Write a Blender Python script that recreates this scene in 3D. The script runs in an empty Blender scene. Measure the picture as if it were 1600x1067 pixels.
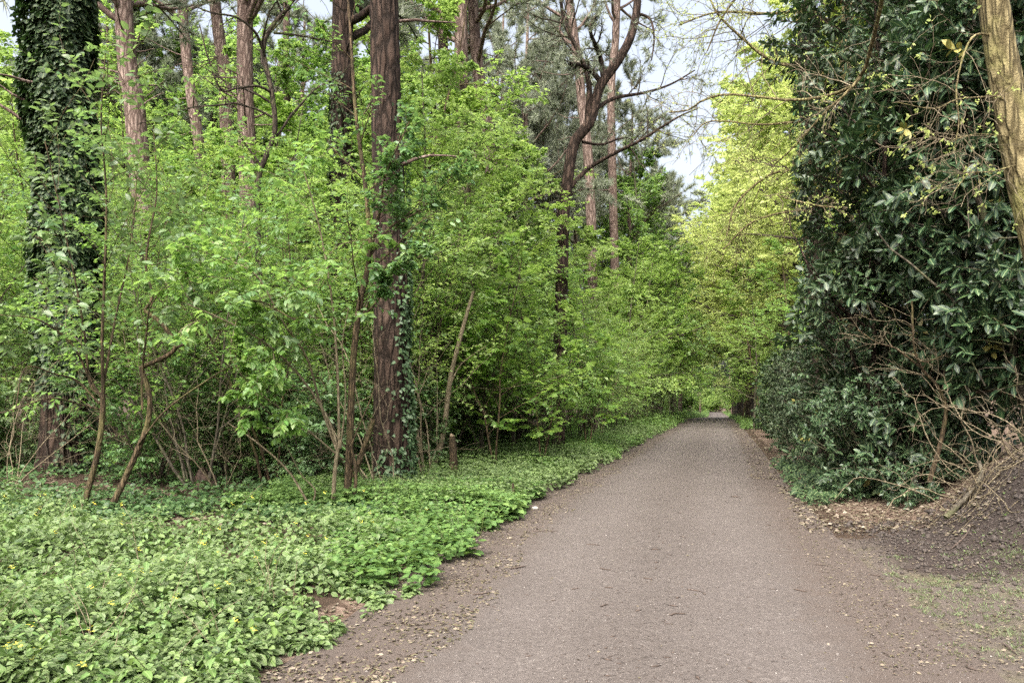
import bpy, math, random
import numpy as np
from mathutils import Matrix, Vector

# ------------------------------------------------------------------ camera, sky, sun, exposure
SC = bpy.context.scene
COL = SC.collection
R = math.radians
F, HY, CH = 1244.4, 625.0, 1.6          # focal length in photo pixels, horizon row, eye height

cam_d = bpy.data.cameras.new('camera')
cam = bpy.data.objects.new('camera', cam_d)
COL.objects.link(cam)
cam.location = (0, 0, CH)
cam.rotation_euler = (R(90), 0, 0)
cam_d.lens = 28.0
cam_d.sensor_width = 36.0
cam_d.shift_y = (HY - 533.5) / 1600.0
cam_d.clip_start = 0.05
cam_d.clip_end = 3000
SC.camera = cam

SUN_EL, SUN_AZ = 52.0, -158.0           # azimuth from +Y (view direction) towards +X
world = bpy.data.worlds.new('World')
SC.world = world
world.use_nodes = True
nt = world.node_tree
sky = nt.nodes.new('ShaderNodeTexSky')
sky.sky_type = 'NISHITA'
sky.sun_disc = False
sky.sun_elevation = R(SUN_EL)
sky.sun_rotation = R(SUN_AZ)
sky.air_density = 1.0
sky.dust_density = 10.0
sky.ozone_density = 0.6
bg = nt.nodes['Background']
bg.inputs['Strength'].default_value = 0.15
hs = nt.nodes.new('ShaderNodeHueSaturation')      # thin high cloud: a paler sky
hs.inputs['Saturation'].default_value = .5
nt.links.new(sky.outputs['Color'], hs.inputs['Color'])
nt.links.new(hs.outputs['Color'], bg.inputs['Color'])

sun_d = bpy.data.lights.new('sun', 'SUN')
sun_d.energy = 1.2
sun_d.angle = R(60)
sun_d.color = (1.0, 0.965, 0.90)
sun = bpy.data.objects.new('sun', sun_d)
COL.objects.link(sun)
_sd = Vector((math.sin(R(SUN_AZ)) * math.cos(R(SUN_EL)), math.cos(R(SUN_AZ)) * math.cos(R(SUN_EL)), math.sin(R(SUN_EL))))
sun.rotation_euler = _sd.to_track_quat('Z', 'Y').to_euler()
sun.location = (0, 0, 60)

SC.view_settings.view_transform = 'Standard'
SC.view_settings.look = 'None'
SC.view_settings.gamma = 1.0
SC.view_settings.use_curve_mapping = False
SC.view_settings.exposure = 1.78
cy = SC.cycles
cy.max_bounces = 8
cy.diffuse_bounces = 5
cy.glossy_bounces = 2
cy.transmission_bounces = 5
cy.transparent_max_bounces = 4
cy.caustics_reflective = False
cy.caustics_refractive = False
cy.use_denoising = False
cy.denoiser = 'OPENIMAGEDENOISE'
cy.denoising_input_passes = 'RGB_ALBEDO_NORMAL'
cy.denoising_prefilter = 'ACCURATE'
cy.use_adaptive_sampling = True
cy.adaptive_threshold = 0.015
cy.sample_clamp_indirect = 6.0
SC.render.filter_size = 1.15

# ------------------------------------------------------------------ small maths
def rng_(s): return np.random.default_rng(s)

def nrm(v):
    return v / np.maximum(np.linalg.norm(v, axis=-1, keepdims=True), 1e-9)

def sstep(x):
    x = np.clip(x, 0, 1)
    return x * x * (3 - 2 * x)

def _hash(ix, iy, s):
    h = (ix * 374761393 + iy * 668265263 + s * 974634777) & 0xFFFFFFFF
    h = ((h ^ (h >> 13)) * 1274126177) & 0xFFFFFFFF
    return ((h ^ (h >> 16)) & 0xFFFF) / 65535.0

def vnoise(x, y, s=0):
    x = np.asarray(x, float); y = np.asarray(y, float)
    ix = np.floor(x).astype(np.int64); iy = np.floor(y).astype(np.int64)
    fx = x - ix; fy = y - iy
    fx = fx * fx * (3 - 2 * fx); fy = fy * fy * (3 - 2 * fy)
    a = _hash(ix, iy, s); b = _hash(ix + 1, iy, s); c = _hash(ix, iy + 1, s); d = _hash(ix + 1, iy + 1, s)
    return (a * (1 - fx) + b * fx) * (1 - fy) + (c * (1 - fx) + d * fx) * fy

def fbm(x, y, s=0, o=4):
    r = 0; a = .5; t = 0
    for k in range(o):
        r = r + a * vnoise(x * 2 ** k, y * 2 ** k, s + k * 17); t += a; a *= .5
    return r / t

# a place given by where it shows in the photograph and how far away it stands
def P(px, py, d):
    return np.array(((px - 800) / F * d, d, CH - (py - HY) / F * d))

_TY = np.arange(-40, 420, .5)
def _tab(ys, xs):
    t = np.interp(_TY, ys, xs)
    t[_TY > ys[-1]] = xs[-1] + (_TY[_TY > ys[-1]] - ys[-1]) * .25
    k = 17
    p = np.pad(t, k // 2, mode='reflect', reflect_type='odd')
    return np.convolve(p, np.ones(k) / k, 'valid')
_TL = _tab([-40, 4.5, 11.4, 26.5, 57, 90, 142, 250], [-8.5, -.80, .42, 4.4, 12.5, 21.0, 35.2, 62])
_TR = _tab([-40, 4.5, 11.4, 26.5, 57, 90, 142, 250], [-6.0, 2.1, 3.85, 7.9, 15.7, 24.2, 38.6, 65.5])
_TZ = _tab([-40, 58, 72, 142, 200, 260, 400], [0, 0, -.1, -1.5, -1.9, -2.2, -2.4])
def xl(y): return np.interp(y, _TY, _TL)
def xr(y): return np.interp(y, _TY, _TR)
def xc(y): return (xl(y) + xr(y)) / 2

def gz(X, Y):
    X = np.asarray(X, float); Y = np.asarray(Y, float)
    u = X - xc(Y); hw = (xr(Y) - xl(Y)) / 2
    z = np.interp(Y, _TY, _TZ)
    z = z + .035 * np.clip(1 - (u / (hw + .3)) ** 2, 0, 1)
    z = z - .018 * np.exp(-((np.abs(u) - .78) / .3) ** 2)
    lf = sstep((-u - hw - .1) / 1.2)
    z = z + .10 * lf + .25 * sstep((-u - 5) / 9) + lf * .16 * (fbm(X * .5, Y * .5, 3) - .5)
    xb = np.where(Y < 20, np.interp(Y, [0, 8, 10, 12, 15, 20], [4.4, 4.45, 4.9, 5.8, 7.0, 8.0]), xr(Y) + 1.7)
    amp = np.interp(Y, [2, 9, 12, 18, 60], [1.15, 1.15, .7, .4, .4])
    rt = sstep((X - xb) / 1.75)
    z = z + amp * rt + sstep((u - hw) / .8) * .12 * (fbm(X * .8, Y * .8, 5) - .5)
    z = z + rt * .16 * (fbm(X * 1.7, Y * 1.7, 15) - .5) + sstep((X - xb + .6) / .8) * .05 * (fbm(X * 6, Y * 6, 16, 3) - .5)
    z = z + .02 * (fbm(X * 3, Y * 3, 9) - .5) * sstep((np.abs(u) - hw + .4) / .6)
    return z

# ------------------------------------------------------------------ linking and tagging
def link(o, parent=None):
    COL.objects.link(o)
    if parent is not None: o.parent = parent
    return o

def obj(name, me, parent=None, loc=None):
    o = bpy.data.objects.new(name, me)
    link(o, parent)
    if loc is not None: o.location = loc
    return o

def tag(o, label=None, cat=None, group=None, kind=None):
    if label: o['label'] = label
    if cat: o['category'] = cat
    if group: o['group'] = group
    if kind: o['kind'] = kind
    return o

def thing(name, label, cat, loc=(0, 0, 0), rz=0, group=None, scale=1):
    o = bpy.data.objects.new(name, None)
    o.empty_display_size = .2
    o.location = tuple(float(c) for c in loc); o.rotation_euler = (0, 0, rz)
    o.scale = (scale,) * 3 if np.isscalar(scale) else scale
    COL.objects.link(o)
    return tag(o, label, cat, group)

def dup(root, loc, rz=0, scale=1, label=None, group=None, name=None):
    r = root.copy(); COL.objects.link(r)
    r.location = tuple(float(c) for c in loc); r.rotation_euler = (0, 0, rz)
    r.scale = (scale,) * 3 if np.isscalar(scale) else scale
    if label: r['label'] = label
    if group: r['group'] = group
    for ch in list(root.children):
        c = ch.copy(); COL.objects.link(c); c.parent = r
        for g in list(ch.children):
            d = g.copy(); COL.objects.link(d); d.parent = c
    return r

# ------------------------------------------------------------------ mesh from arrays
def mesh_np(name, V, polys, mat, attrs=None, uv=None, smooth=False, mids=None):
    """polys: list of (n,k) int arrays"""
    me = bpy.data.meshes.new(name)
    V = np.asarray(V, np.float32)
    me.vertices.add(len(V)); me.vertices.foreach_set('co', V.ravel())
    loops = np.concatenate([p.ravel() for p in polys]).astype(np.int32)
    tot = np.concatenate([np.full(len(p), p.shape[1], np.int32) for p in polys])
    st = np.concatenate([[0], np.cumsum(tot)[:-1]]).astype(np.int32)
    me.loops.add(len(loops)); me.loops.foreach_set('vertex_index', loops)
    me.polygons.add(len(tot)); me.polygons.foreach_set('loop_start', st)
    me.polygons.foreach_set('loop_total', tot)
    if smooth: me.polygons.foreach_set('use_smooth', np.ones(len(tot), bool))
    if mids is not None: me.polygons.foreach_set('material_index', mids.astype(np.int32))
    for k, a in (attrs or {}).items():
        at = me.attributes.new(k, 'FLOAT', 'POINT')
        at.data.foreach_set('value', np.asarray(a, np.float32))
    if uv is not None:
        l = me.uv_layers.new(name='UVMap')
        l.data.foreach_set('uv', np.asarray(uv, np.float32)[loops].ravel())
    for m in (mat if isinstance(mat, (list, tuple)) else [mat]): me.materials.append(m)
    me.update(calc_edges=True)
    return me

# ------------------------------------------------------------------ materials
class N:
    def __init__(s, name):
        s.m = bpy.data.materials.new(name); s.m.use_nodes = True
        s.t = s.m.node_tree; s.t.nodes.clear()
        s.out = s.t.nodes.new('ShaderNodeOutputMaterial')
    def n(s, typ, **kw):
        x = s.t.nodes.new('ShaderNode' + typ)
        for k, v in kw.items():
            if k.startswith('i_'):
                key = k[2:]
                key = int(key) if key.isdigit() else key.replace('_', ' ')
                x.inputs[key].default_value = v
            else: setattr(x, k, v)
        return x
    def l(s, a, b): s.t.links.new(a, b)
    def ramp(s, fac, stops, interp='LINEAR'):
        r = s.n('ValToRGB'); r.color_ramp.interpolation = interp
        e = r.color_ramp.elements
        while len(e) > 1: e.remove(e[-1])
        e[0].position = stops[0][0]; e[0].color = (*stops[0][1], 1)
        for p, c in stops[1:]:
            k = e.new(p); k.color = (*c, 1)
        s.l(fac, r.inputs[0]); return r.outputs[0]
    def mix(s, f, a, b, blend='MIX'):
        m = s.n('MixRGB', blend_type=blend)
        for i, v in ((0, f), (1, a), (2, b)):
            if hasattr(v, 'links') or isinstance(v, bpy.types.NodeSocket): s.l(v, m.inputs[i])
            elif i == 0: m.inputs[0].default_value = v
            else: m.inputs[i].default_value = (*v, 1)
        return m.outputs[0]
    def math(s, op, a, b=None):
        m = s.n('Math', operation=op)
        for i, v in ((0, a), (1, b)):
            if v is None: continue
            if isinstance(v, bpy.types.NodeSocket): s.l(v, m.inputs[i])
            else: m.inputs[i].default_value = v
        return m.outputs[0]

def leaf_mat(name, stops, trans=(.25, .35, .05), tf=.3, rough=.5, spec=.35, pattern=None, own=1.0):
    b = N(name)
    at = b.n('Attribute', attribute_name='rnd')
    c = b.ramp(at.outputs['Fac'], stops)
    uv = b.n('UVMap')
    sp = b.n('SeparateXYZ'); b.l(uv.outputs[0], sp.inputs[0])
    # paler midrib, darker margin
    av = b.math('ABSOLUTE', sp.outputs[1])
    rib = b.math('LESS_THAN', av, .035)
    if pattern:     # silver variegation between midrib and margin
        nz = b.n('TexNoise', i_Scale=9.0, i_Detail=2.0)
        geo = b.n('NewGeometry'); b.l(geo.outputs['Position'], nz.inputs['Vector'])
        wob = b.math('ADD', av, b.math('MULTIPLY', b.math('SUBTRACT', nz.outputs[0], .5), .25))
        band = b.ramp(wob, [(0, (0, 0, 0)), (.07, (0, 0, 0)), (.12, (1, 1, 1)), (.25, (1, 1, 1)), (.33, (0, 0, 0))])
        c = b.mix(b.math('MULTIPLY', band, pattern[1]), c, pattern[0])
    c = b.mix(b.math('MULTIPLY', rib, .35), c, (.30, .38, .16))
    # every plant has a tone of its own
    oi = b.n('ObjectInfo')
    hs_ = b.n('HueSaturation')
    b.l(b.math('ADD', b.math('MULTIPLY', oi.outputs['Random'], .04 * own), .5 - .02 * own), hs_.inputs['Hue'])
    b.l(b.math('ADD', b.math('MULTIPLY', b.math('FRACT', b.math('MULTIPLY', oi.outputs['Random'], 13.7)), .36 * own), 1 - .18 * own), hs_.inputs['Value'])
    b.l(b.math('ADD', b.math('MULTIPLY', b.math('FRACT', b.math('MULTIPLY', oi.outputs['Random'], 5.3)), .25 * own), 1 - .22 * own), hs_.inputs['Saturation'])
    b.l(c, hs_.inputs['Color']); c = hs_.outputs[0]
    pr = b.n('BsdfPrincipled', i_Roughness=rough)
    pr.inputs['Specular IOR Level'].default_value = spec
    b.l(c, pr.inputs['Base Color'])
    tr = b.n('BsdfTranslucent')
    tc = b.mix(.55, c, trans)
    b.l(tc, tr.inputs['Color'])
    mx = b.n('MixShader', i_0=tf)
    b.l(pr.outputs[0], mx.inputs[1]); b.l(tr.outputs[0], mx.inputs[2])
    b.l(mx.outputs[0], b.out.inputs[0])
    return b.m

M = {}
M['leaf_green'] = leaf_mat('leaf_fresh_green', [(0, (.068, .145, .034)), (.5, (.125, .235, .052)), (1, (.22, .335, .075))], trans=(.40, .62, .12), tf=.48, rough=.45, spec=.45)
M['leaf_mid'] = leaf_mat('leaf_mid_green', [(0, (.055, .115, .04)), (.5, (.09, .175, .055)), (1, (.15, .25, .07))], trans=(.28, .46, .10), tf=.38, rough=.42, spec=.5)
M['leaf_lime'] = leaf_mat('leaf_lime', [(0, (.115, .215, .042)), (.6, (.19, .315, .062)), (1, (.29, .42, .09))], trans=(.47, .68, .13), tf=.5)
M['leaf_yellow'] = leaf_mat('leaf_young_yellow', [(0, (.24, .31, .08)), (.5, (.35, .43, .12)), (1, (.48, .54, .17))], trans=(.70, .80, .24), tf=.52, own=.35)
M['leaf_laurel'] = leaf_mat('leaf_laurel', [(0, (.012, .032, .013)), (.6, (.022, .055, .021)), (.92, (.04, .088, .028)), (.97, (.10, .17, .035)), (1, (.26, .22, .05))], trans=(.06, .14, .03), tf=.12, rough=.45, spec=.5, own=.5)
M['leaf_ivy'] = leaf_mat('leaf_ivy', [(0, (.013, .030, .012)), (.6, (.022, .052, .018)), (.9, (.035, .08, .022)), (1, (.08, .15, .03))], trans=(.05, .12, .02), tf=.12, rough=.55, spec=.25)
M['leaf_ivy_light'] = leaf_mat('leaf_ivy_light', [(0, (.022, .055, .020)), (.6, (.04, .095, .03)), (1, (.08, .16, .04))], trans=(.08, .17, .03), tf=.2, rough=.5, spec=.4)
M['leaf_archangel'] = leaf_mat('leaf_archangel', [(0, (.024, .058, .016)), (.5, (.056, .11, .026)), (1, (.12, .195, .04))], trans=(.22, .38, .08), tf=.25, rough=.5, spec=.3, pattern=((.24, .28, .15), .5), own=0.)
M['leaf_mustard'] = leaf_mat('leaf_mustard', [(0, (.055, .115, .03)), (.5, (.085, .165, .042)), (1, (.14, .23, .055))], trans=(.28, .44, .09), tf=.32, own=0.)
M['leaf_verge'] = leaf_mat('leaf_verge', [(0, (.06, .125, .035)), (.5, (.10, .18, .05)), (1, (.17, .26, .07))], trans=(.25, .40, .08), tf=.3, own=0.)
M['needle'] = leaf_mat('needle', [(0, (.14, .165, .12)), (.5, (.20, .225, .16)), (1, (.28, .30, .22))], trans=(.28, .32, .2), tf=.3, rough=.6, own=.4)
M['dead_leaf'] = leaf_mat('dead_leaf', [(0, (.03, .019, .013)), (.4, (.075, .048, .034)), (.75, (.14, .10, .078)), (1, (.26, .205, .17))], trans=(.2, .13, .08), tf=.08, rough=.7, spec=.2)
M['petal'] = leaf_mat('petal_yellow', [(0, (.55, .42, .02)), (1, (.75, .62, .05))], trans=(.7, .55, .05), tf=.3)
M['grass'] = leaf_mat('grass_blade', [(0, (.07, .10, .03)), (1, (.16, .20, .06))], trans=(.3, .4, .08), tf=.3)

def bark_mat(name, c0, c1, c2, sx=9, sz=1.6, bump=.6, moss=None, warm=None):
    b = N(name)
    tc = b.n('TexCoord')
    mp = b.n('Mapping'); mp.inputs['Scale'].default_value = (sx, sx, sz)
    b.l(tc.outputs['Object'], mp.inputs[0])
    nz = b.n('TexNoise', i_Scale=1.6, i_Detail=4.0); b.l(mp.outputs[0], nz.inputs['Vector'])
    ad = b.n('MixRGB', blend_type='ADD'); ad.inputs[0].default_value = .7
    b.l(mp.outputs[0], ad.inputs[1]); b.l(nz.outputs['Color'], ad.inputs[2])
    vo = b.n('TexVoronoi', feature='DISTANCE_TO_EDGE', i_Scale=1.0); b.l(ad.outputs[0], vo.inputs['Vector'])
    pl = b.n('TexVoronoi', i_Scale=1.0); b.l(ad.outputs[0], pl.inputs['Vector'])
    fine = b.n('TexNoise', i_Scale=60.0, i_Detail=5.0); b.l(tc.outputs['Object'], fine.inputs['Vector'])
    edge = b.ramp(vo.outputs['Distance'], [(0.02, (0, 0, 0)), (.26, (1, 1, 1))])
    sp = b.n('SeparateXYZ'); b.l(pl.outputs['Color'], sp.inputs[0])
    plate = b.mix(sp.outputs[0], c1, c2)
    plate = b.mix(b.math('MULTIPLY', fine.outputs[0], .55), plate, c0)
    col = b.mix(edge, c0, plate)
    if warm:
        spz = b.n('SeparateXYZ'); b.l(tc.outputs['Object'], spz.inputs[0])
        f = b.math('MULTIPLY', b.math('SUBTRACT', spz.outputs[2], warm[1]), 1.0 / warm[2])
        f = b.n('Clamp').inputs[0].node if False else f
        cl = b.n('Clamp'); b.l(f, cl.inputs[0])
        col = b.mix(b.math('MULTIPLY', cl.outputs[0], .8), col, b.mix(fine.outputs[0], warm[0], tuple(x * .55 for x in warm[0])))
    if moss:
        n2 = b.n('TexNoise', i_Scale=2.2, i_Detail=5.0); b.l(tc.outputs['Object'], n2.inputs['Vector'])
        mk = b.ramp(n2.outputs[0], [(moss[1], (0, 0, 0)), (moss[1] + .15, (1, 1, 1))])
        col = b.mix(b.math('MULTIPLY', mk, .8), col, moss[0])
    pr = b.n('BsdfPrincipled', i_Roughness=.88); pr.inputs['Specular IOR Level'].default_value = .2
    b.l(col, pr.inputs['Base Color'])
    hgt = b.math('ADD', edge, b.math('MULTIPLY', fine.outputs[0], .5))
    bp = b.n('Bump', i_Strength=bump, i_Distance=.03); b.l(hgt, bp.inputs['Height']); b.l(bp.outputs[0], pr.inputs['Normal'])
    b.l(pr.outputs[0], b.out.inputs[0])
    return b.m

M['bark_pine'] = bark_mat('bark_pine', (.012, .0075, .005), (.052, .033, .024), (.098, .066, .050), 10, 2.2, 1.0)
M['bark_pine_far'] = bark_mat('bark_pine_red', (.075, .05, .04), (.20, .148, .122), (.30, .23, .195), 9, 2.0, .7)
M['bark_dark'] = bark_mat('bark_dark', (.022, .017, .013), (.06, .045, .033), (.10, .08, .055), 14, 4, .5, moss=((.075, .085, .03), .55))
M['bark_elder'] = bark_mat('bark_elder', (.03, .022, .013), (.085, .06, .034), (.15, .105, .06), 22, 5, .6, moss=((.11, .10, .04), .52))
M['bark_oak'] = bark_mat('bark_oak', (.07, .055, .025), (.20, .165, .085), (.30, .25, .13), 16, 3.0, .9, moss=((.20, .19, .07), .5))
M['bark_tan'] = bark_mat('bark_tan', (.10, .08, .05), (.20, .165, .105), (.29, .245, .165), 30, 8, .3)
M['bark_grey'] = bark_mat('bark_grey', (.045, .038, .028), (.11, .095, .07), (.17, .15, .11), 14, 4, .4, moss=((.09, .10, .04), .5))

def ground_mat():
    b = N('forest_floor')
    geo = b.n('NewGeometry'); pos = geo.outputs['Position']
    lit = b.n('Attribute', attribute_name='litter').outputs['Fac']
    soil = b.n('Attribute', attribute_name='soil').outputs['Fac']
    dirt = b.n('Attribute', attribute_name='dirt').outputs['Fac']
    n1 = b.n('TexNoise', i_Scale=3.0, i_Detail=6.0); b.l(pos, n1.inputs['Vector'])
    n2 = b.n('TexNoise', i_Scale=45.0, i_Detail=5.0, i_Roughness=.7); b.l(pos, n2.inputs['Vector'])
    v = b.n('TexVoronoi', i_Scale=26.0); b.l(pos, v.inputs['Vector'])
    vs = b.n('SeparateXYZ'); b.l(v.outputs['Color'], vs.inputs[0])
    floor = b.ramp(n2.outputs[0], [(.3, (.022, .016, .011)), (.7, (.075, .05, .034))])
    leafc = b.ramp(vs.outputs[0], [(0, (.05, .032, .022)), (.5, (.13, .09, .065)), (1, (.24, .18, .14))])
    leafc = b.mix(b.math('MULTIPLY', n2.outputs[0], .6), leafc, (.05, .034, .025))
    soilc = b.ramp(n2.outputs[0], [(.25, (.022, .0165, .014)), (.6, (.052, .041, .036)), (.8, (.10, .08, .07))])
    dirtc = b.ramp(n2.outputs[0], [(.25, (.045, .035, .029)), (.55, (.10, .083, .072)), (.8, (.175, .15, .133))])
    dirtc = b.mix(b.math('MULTIPLY', n1.outputs[0], .5), dirtc, (.075, .062, .05))
    # thin green bloom of moss over trodden earth
    n3 = b.n('TexNoise', i_Scale=1.7, i_Detail=4.0); b.l(pos, n3.inputs['Vector'])
    gm = b.ramp(n3.outputs[0], [(.5, (0, 0, 0)), (.68, (1, 1, 1))])
    dirtc = b.mix(b.math('MULTIPLY', gm, .35), dirtc, (.12, .12, .05))
    def edge(a):
        return b.ramp(b.math('ADD', a, b.math('MULTIPLY', b.math('SUBTRACT', n1.outputs[0], .5), .8)), [(.38, (0, 0, 0)), (.62, (1, 1, 1))])
    c = b.mix(edge(lit), floor, leafc)
    c = b.mix(edge(dirt), c, dirtc)
    c = b.mix(b.ramp(b.math('ADD', soil, b.math('MULTIPLY', b.math('SUBTRACT', b.math('ADD', b.math('MULTIPLY', n1.outputs[0], .6), b.math('MULTIPLY', n2.outputs[0], .4)), .5), 1.5)), [(.2, (0, 0, 0)), (.8, (1, 1, 1))]), c, soilc)
    pr = b.n('BsdfPrincipled', i_Roughness=.92); pr.inputs['Specular IOR Level'].default_value = .15
    b.l(c, pr.inputs['Base Color'])
    bp = b.n('Bump', i_Strength=.8, i_Distance=.02)
    b.l(b.math('ADD', n2.outputs[0], b.math('MULTIPLY', vs.outputs[1], .3)), bp.inputs['Height']); b.l(bp.outputs[0], pr.inputs['Normal'])
    b.l(pr.outputs[0], b.out.inputs[0])
    return b.m
M['ground'] = ground_mat()

def road_mat():
    b = N('gravel_road')
    geo = b.n('NewGeometry'); pos = geo.outputs['Position']
    edge = b.n('Attribute', attribute_name='edge').outputs['Fac']      # metres inside the gravel's edge
    acr = b.n('Attribute', attribute_name='across').outputs['Fac']     # metres from the crown
    n0 = b.n('TexNoise', i_Scale=.8, i_Detail=5.0); b.l(pos, n0.inputs['Vector'])
    n1 = b.n('TexNoise', i_Scale=5.0, i_Detail=5.0); b.l(pos, n1.inputs['Vector'])
    n2 = b.n('TexNoise', i_Scale=110.0, i_Detail=4.0, i_Roughness=.75); b.l(pos, n2.inputs['Vector'])
    v = b.n('TexVoronoi', i_Scale=85.0); b.l(pos, v.inputs['Vector'])
    vs = b.n('SeparateXYZ'); b.l(v.outputs['Color'], vs.inputs[0])
    c = b.ramp(n0.outputs[0], [(.3, (.066, .055, .049)), (.7, (.112, .096, .088))])
    v3 = b.n('TexVoronoi', i_Scale=34.0); b.l(pos, v3.inputs['Vector'])
    vs3 = b.n('SeparateXYZ'); b.l(v3.outputs['Color'], vs3.inputs[0])
    st = b.ramp(vs.outputs[0], [(0, (.04, .033, .029)), (.12, (.078, .067, .061)), (.85, (.114, .098, .09)), (1, (.17, .15, .138))])
    c = b.mix(.6, c, st)
    c = b.mix(b.ramp(vs3.outputs[0], [(.0, (.38, .38, .38)), (.3, (0, 0, 0))]), c, (.075, .064, .057))
    c = b.mix(b.ramp(vs3.outputs[1], [(.86, (0, 0, 0)), (1, (.25, .25, .25))]), c, (.24, .215, .195))
    wear = b.ramp(b.math('MULTIPLY', b.math('ABSOLUTE', acr), .6), [(0, (.75, .75, .75)), (.22, (.5, .5, .5)), (.38, (0, 0, 0)), (.56, (0, 0, 0)), (.72, (.5, .5, .5)), (1, (.6, .6, .6))])
    c = b.mix(b.math('MULTIPLY', wear, n1.outputs[0]), c, (.07, .058, .05))
    c = b.mix(b.math('MULTIPLY', n2.outputs[0], .45), c, (.08, .068, .06))
    # dark crumbs of earth scattered along the crown and the margins
    n4 = b.n('TexNoise', i_Scale=38.0, i_Detail=3.0); b.l(pos, n4.inputs['Vector'])
    cr = b.ramp(b.math('ABSOLUTE', acr), [(0, (1, 1, 1)), (.35, (.45, .45, .45)), (.75, (.1, .1, .1))])
    crumb = b.ramp(b.math('ADD', n4.outputs[0], b.math('MULTIPLY', cr, .07)), [(.64, (0, 0, 0)), (.70, (1, 1, 1))])
    c = b.mix(b.math('MULTIPLY', crumb, .75), c, (.035, .028, .024))
    dn = b.math('ADD', edge, b.math('MULTIPLY', b.math('SUBTRACT', n1.outputs[0], .5), .7))
    dirt = b.ramp(n2.outputs[0], [(.25, (.04, .031, .025)), (.55, (.085, .068, .058)), (.8, (.16, .132, .112))])
    gr = b.ramp(dn, [(.0, (0, 0, 0)), (.42, (1, 1, 1))])
    c = b.mix(gr, dirt, c)
    pr = b.n('BsdfPrincipled', i_Roughness=.9); pr.inputs['Specular IOR Level'].default_value = .2
    b.l(c, pr.inputs['Base Color'])
    bp = b.n('Bump', i_Strength=.55, i_Distance=.012)
    b.l(b.math('ADD', b.math('ADD', n2.outputs[0], b.math('MULTIPLY', vs.outputs[1], .5)), b.math('MULTIPLY', n1.outputs[0], 1.2)), bp.inputs['Height'])
    b.l(bp.outputs[0], pr.inputs['Normal'])
    b.l(pr.outputs[0], b.out.inputs[0])
    return b.m
M['road'] = road_mat()

def plain_mat(name, c, rough=.8, var=.4, scale=30):
    b = N(name)
    tc = b.n('TexCoord'); nz = b.n('TexNoise', i_Scale=float(scale), i_Detail=5.0); b.l(tc.outputs['Object'], nz.inputs['Vector'])
    col = b.ramp(nz.outputs[0], [(.3, tuple(x * (1 - var) for x in c)), (.7, tuple(min(1, x * (1 + var)) for x in c))])
    pr = b.n('BsdfPrincipled', i_Roughness=rough); b.l(col, pr.inputs['Base Color'])
    bp = b.n('Bump', i_Strength=.4, i_Distance=.01); b.l(nz.outputs[0], bp.inputs['Height']); b.l(bp.outputs[0], pr.inputs['Normal'])
    b.l(pr.outputs[0], b.out.inputs[0]); return b.m
M['stone'] = plain_mat('pebble_stone', (.145, .128, .117), .85, .4, 8)
M['pale_stone'] = plain_mat('pale_stone', (.30, .28, .255), .8, .3)
M['rot'] = plain_mat('rotten_wood', (.04, .024, .016), .95, .6, 14)
M['cutwood'] = plain_mat('cut_wood', (.15, .11, .07), .85, .4, 20)
M['soil_clod'] = plain_mat('soil_clod', (.05, .04, .034), .95, .5, 25)
M['twig_dark'] = plain_mat('twig_dark', (.06, .042, .032), .9, .4, 40)

# ------------------------------------------------------------------ leaf shapes (x along, y across, z up)
def fan(outline, fold=.12, cup=.0):
    o = np.array(outline, float)
    z = -fold * 0 + cup * (o[:, 0] - .4) ** 2 - fold * np.abs(o[:, 1]) * -1
    V = np.column_stack([o, z])
    c = np.array([[.38, 0, 0]])
    V = np.vstack([c, V])
    n = len(o)
    T = np.array([[0, 1 + i, 1 + (i + 1) % n] for i in range(n)])
    return V, [T]
L8_V = np.array([[0, 0, 0], [1, 0, -.16], [.3, .26, .06], [.72, .19, .0], [.3, -.26, .06], [.72, -.19, 0], [.3, 0, 0], [.72, 0, -.05]])
L8 = (L8_V, [np.array([[0, 6, 2], [0, 4, 6], [7, 1, 3], [7, 5, 1]]), np.array([[6, 7, 3, 2], [6, 4, 5, 7]])])
LAU_V = np.array([[0, 0, 0], [1, 0, -.10], [.22, .15, .03], [.5, .215, .03], [.8, .155, -.02], [.22, -.15, .03], [.5, -.215, .03], [.8, -.155, -.02], [.22, 0, 0], [.5, 0, .0], [.8, 0, -.04]])
LAU = (LAU_V, [np.array([[0, 8, 2], [0, 5, 8], [10, 1, 4], [10, 7, 1]]), np.array([[8, 9, 3, 2], [9, 10, 4, 3], [8, 5, 6, 9], [9, 6, 7, 10]])])
L4 = (np.array([[0, 0, 0], [.45, .27, .05], [1, 0, -.12], [.45, -.27, .05], [.45, 0, 0]]), [np.array([[0, 4, 1], [4, 2, 1], [0, 3, 4], [4, 3, 2]])])
L2 = (np.array([[0, 0, 0], [.45, .28, .04], [1, 0, -.1], [.45, -.28, .04]]), [np.array([[0, 2, 1], [0, 3, 2]])])
IVY = fan([(0, 0), (.02, .3), (.28, .46), (.42, .26), (.68, .28), (1, 0), (.68, -.28), (.42, -.26), (.28, -.46), (.02, -.3)], .12)
HEART = fan([(.06, 0), (0, .22), (.16, .44), (.5, .46), (.82, .25), (1, 0), (.82, -.25), (.5, -.46), (.16, -.44), (0, -.22)], .14)
MAPLE = fan([(0, 0), (-.08, .28), (.12, .30), (.16, .62), (.40, .36), (.62, .48), (.66, .24), (1.0, 0), (.66, -.24), (.62, -.48), (.40, -.36), (.16, -.62), (.12, -.30), (-.08, -.28)], .06, -.25)
OVATE = (np.array([[0, 0, 0], [1, 0, -.15], [.12, .25, .03], [.45, .38, .06], [.78, .22, .0], [.12, -.25, .03], [.45, -.38, .06], [.78, -.22, 0], [.45, 0, .0]]),
         [np.array([[8, 0, 5], [8, 5, 6], [8, 6, 7], [8, 7, 1], [8, 1, 4], [8, 4, 3], [8, 3, 2], [8, 2, 0]])])

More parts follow.
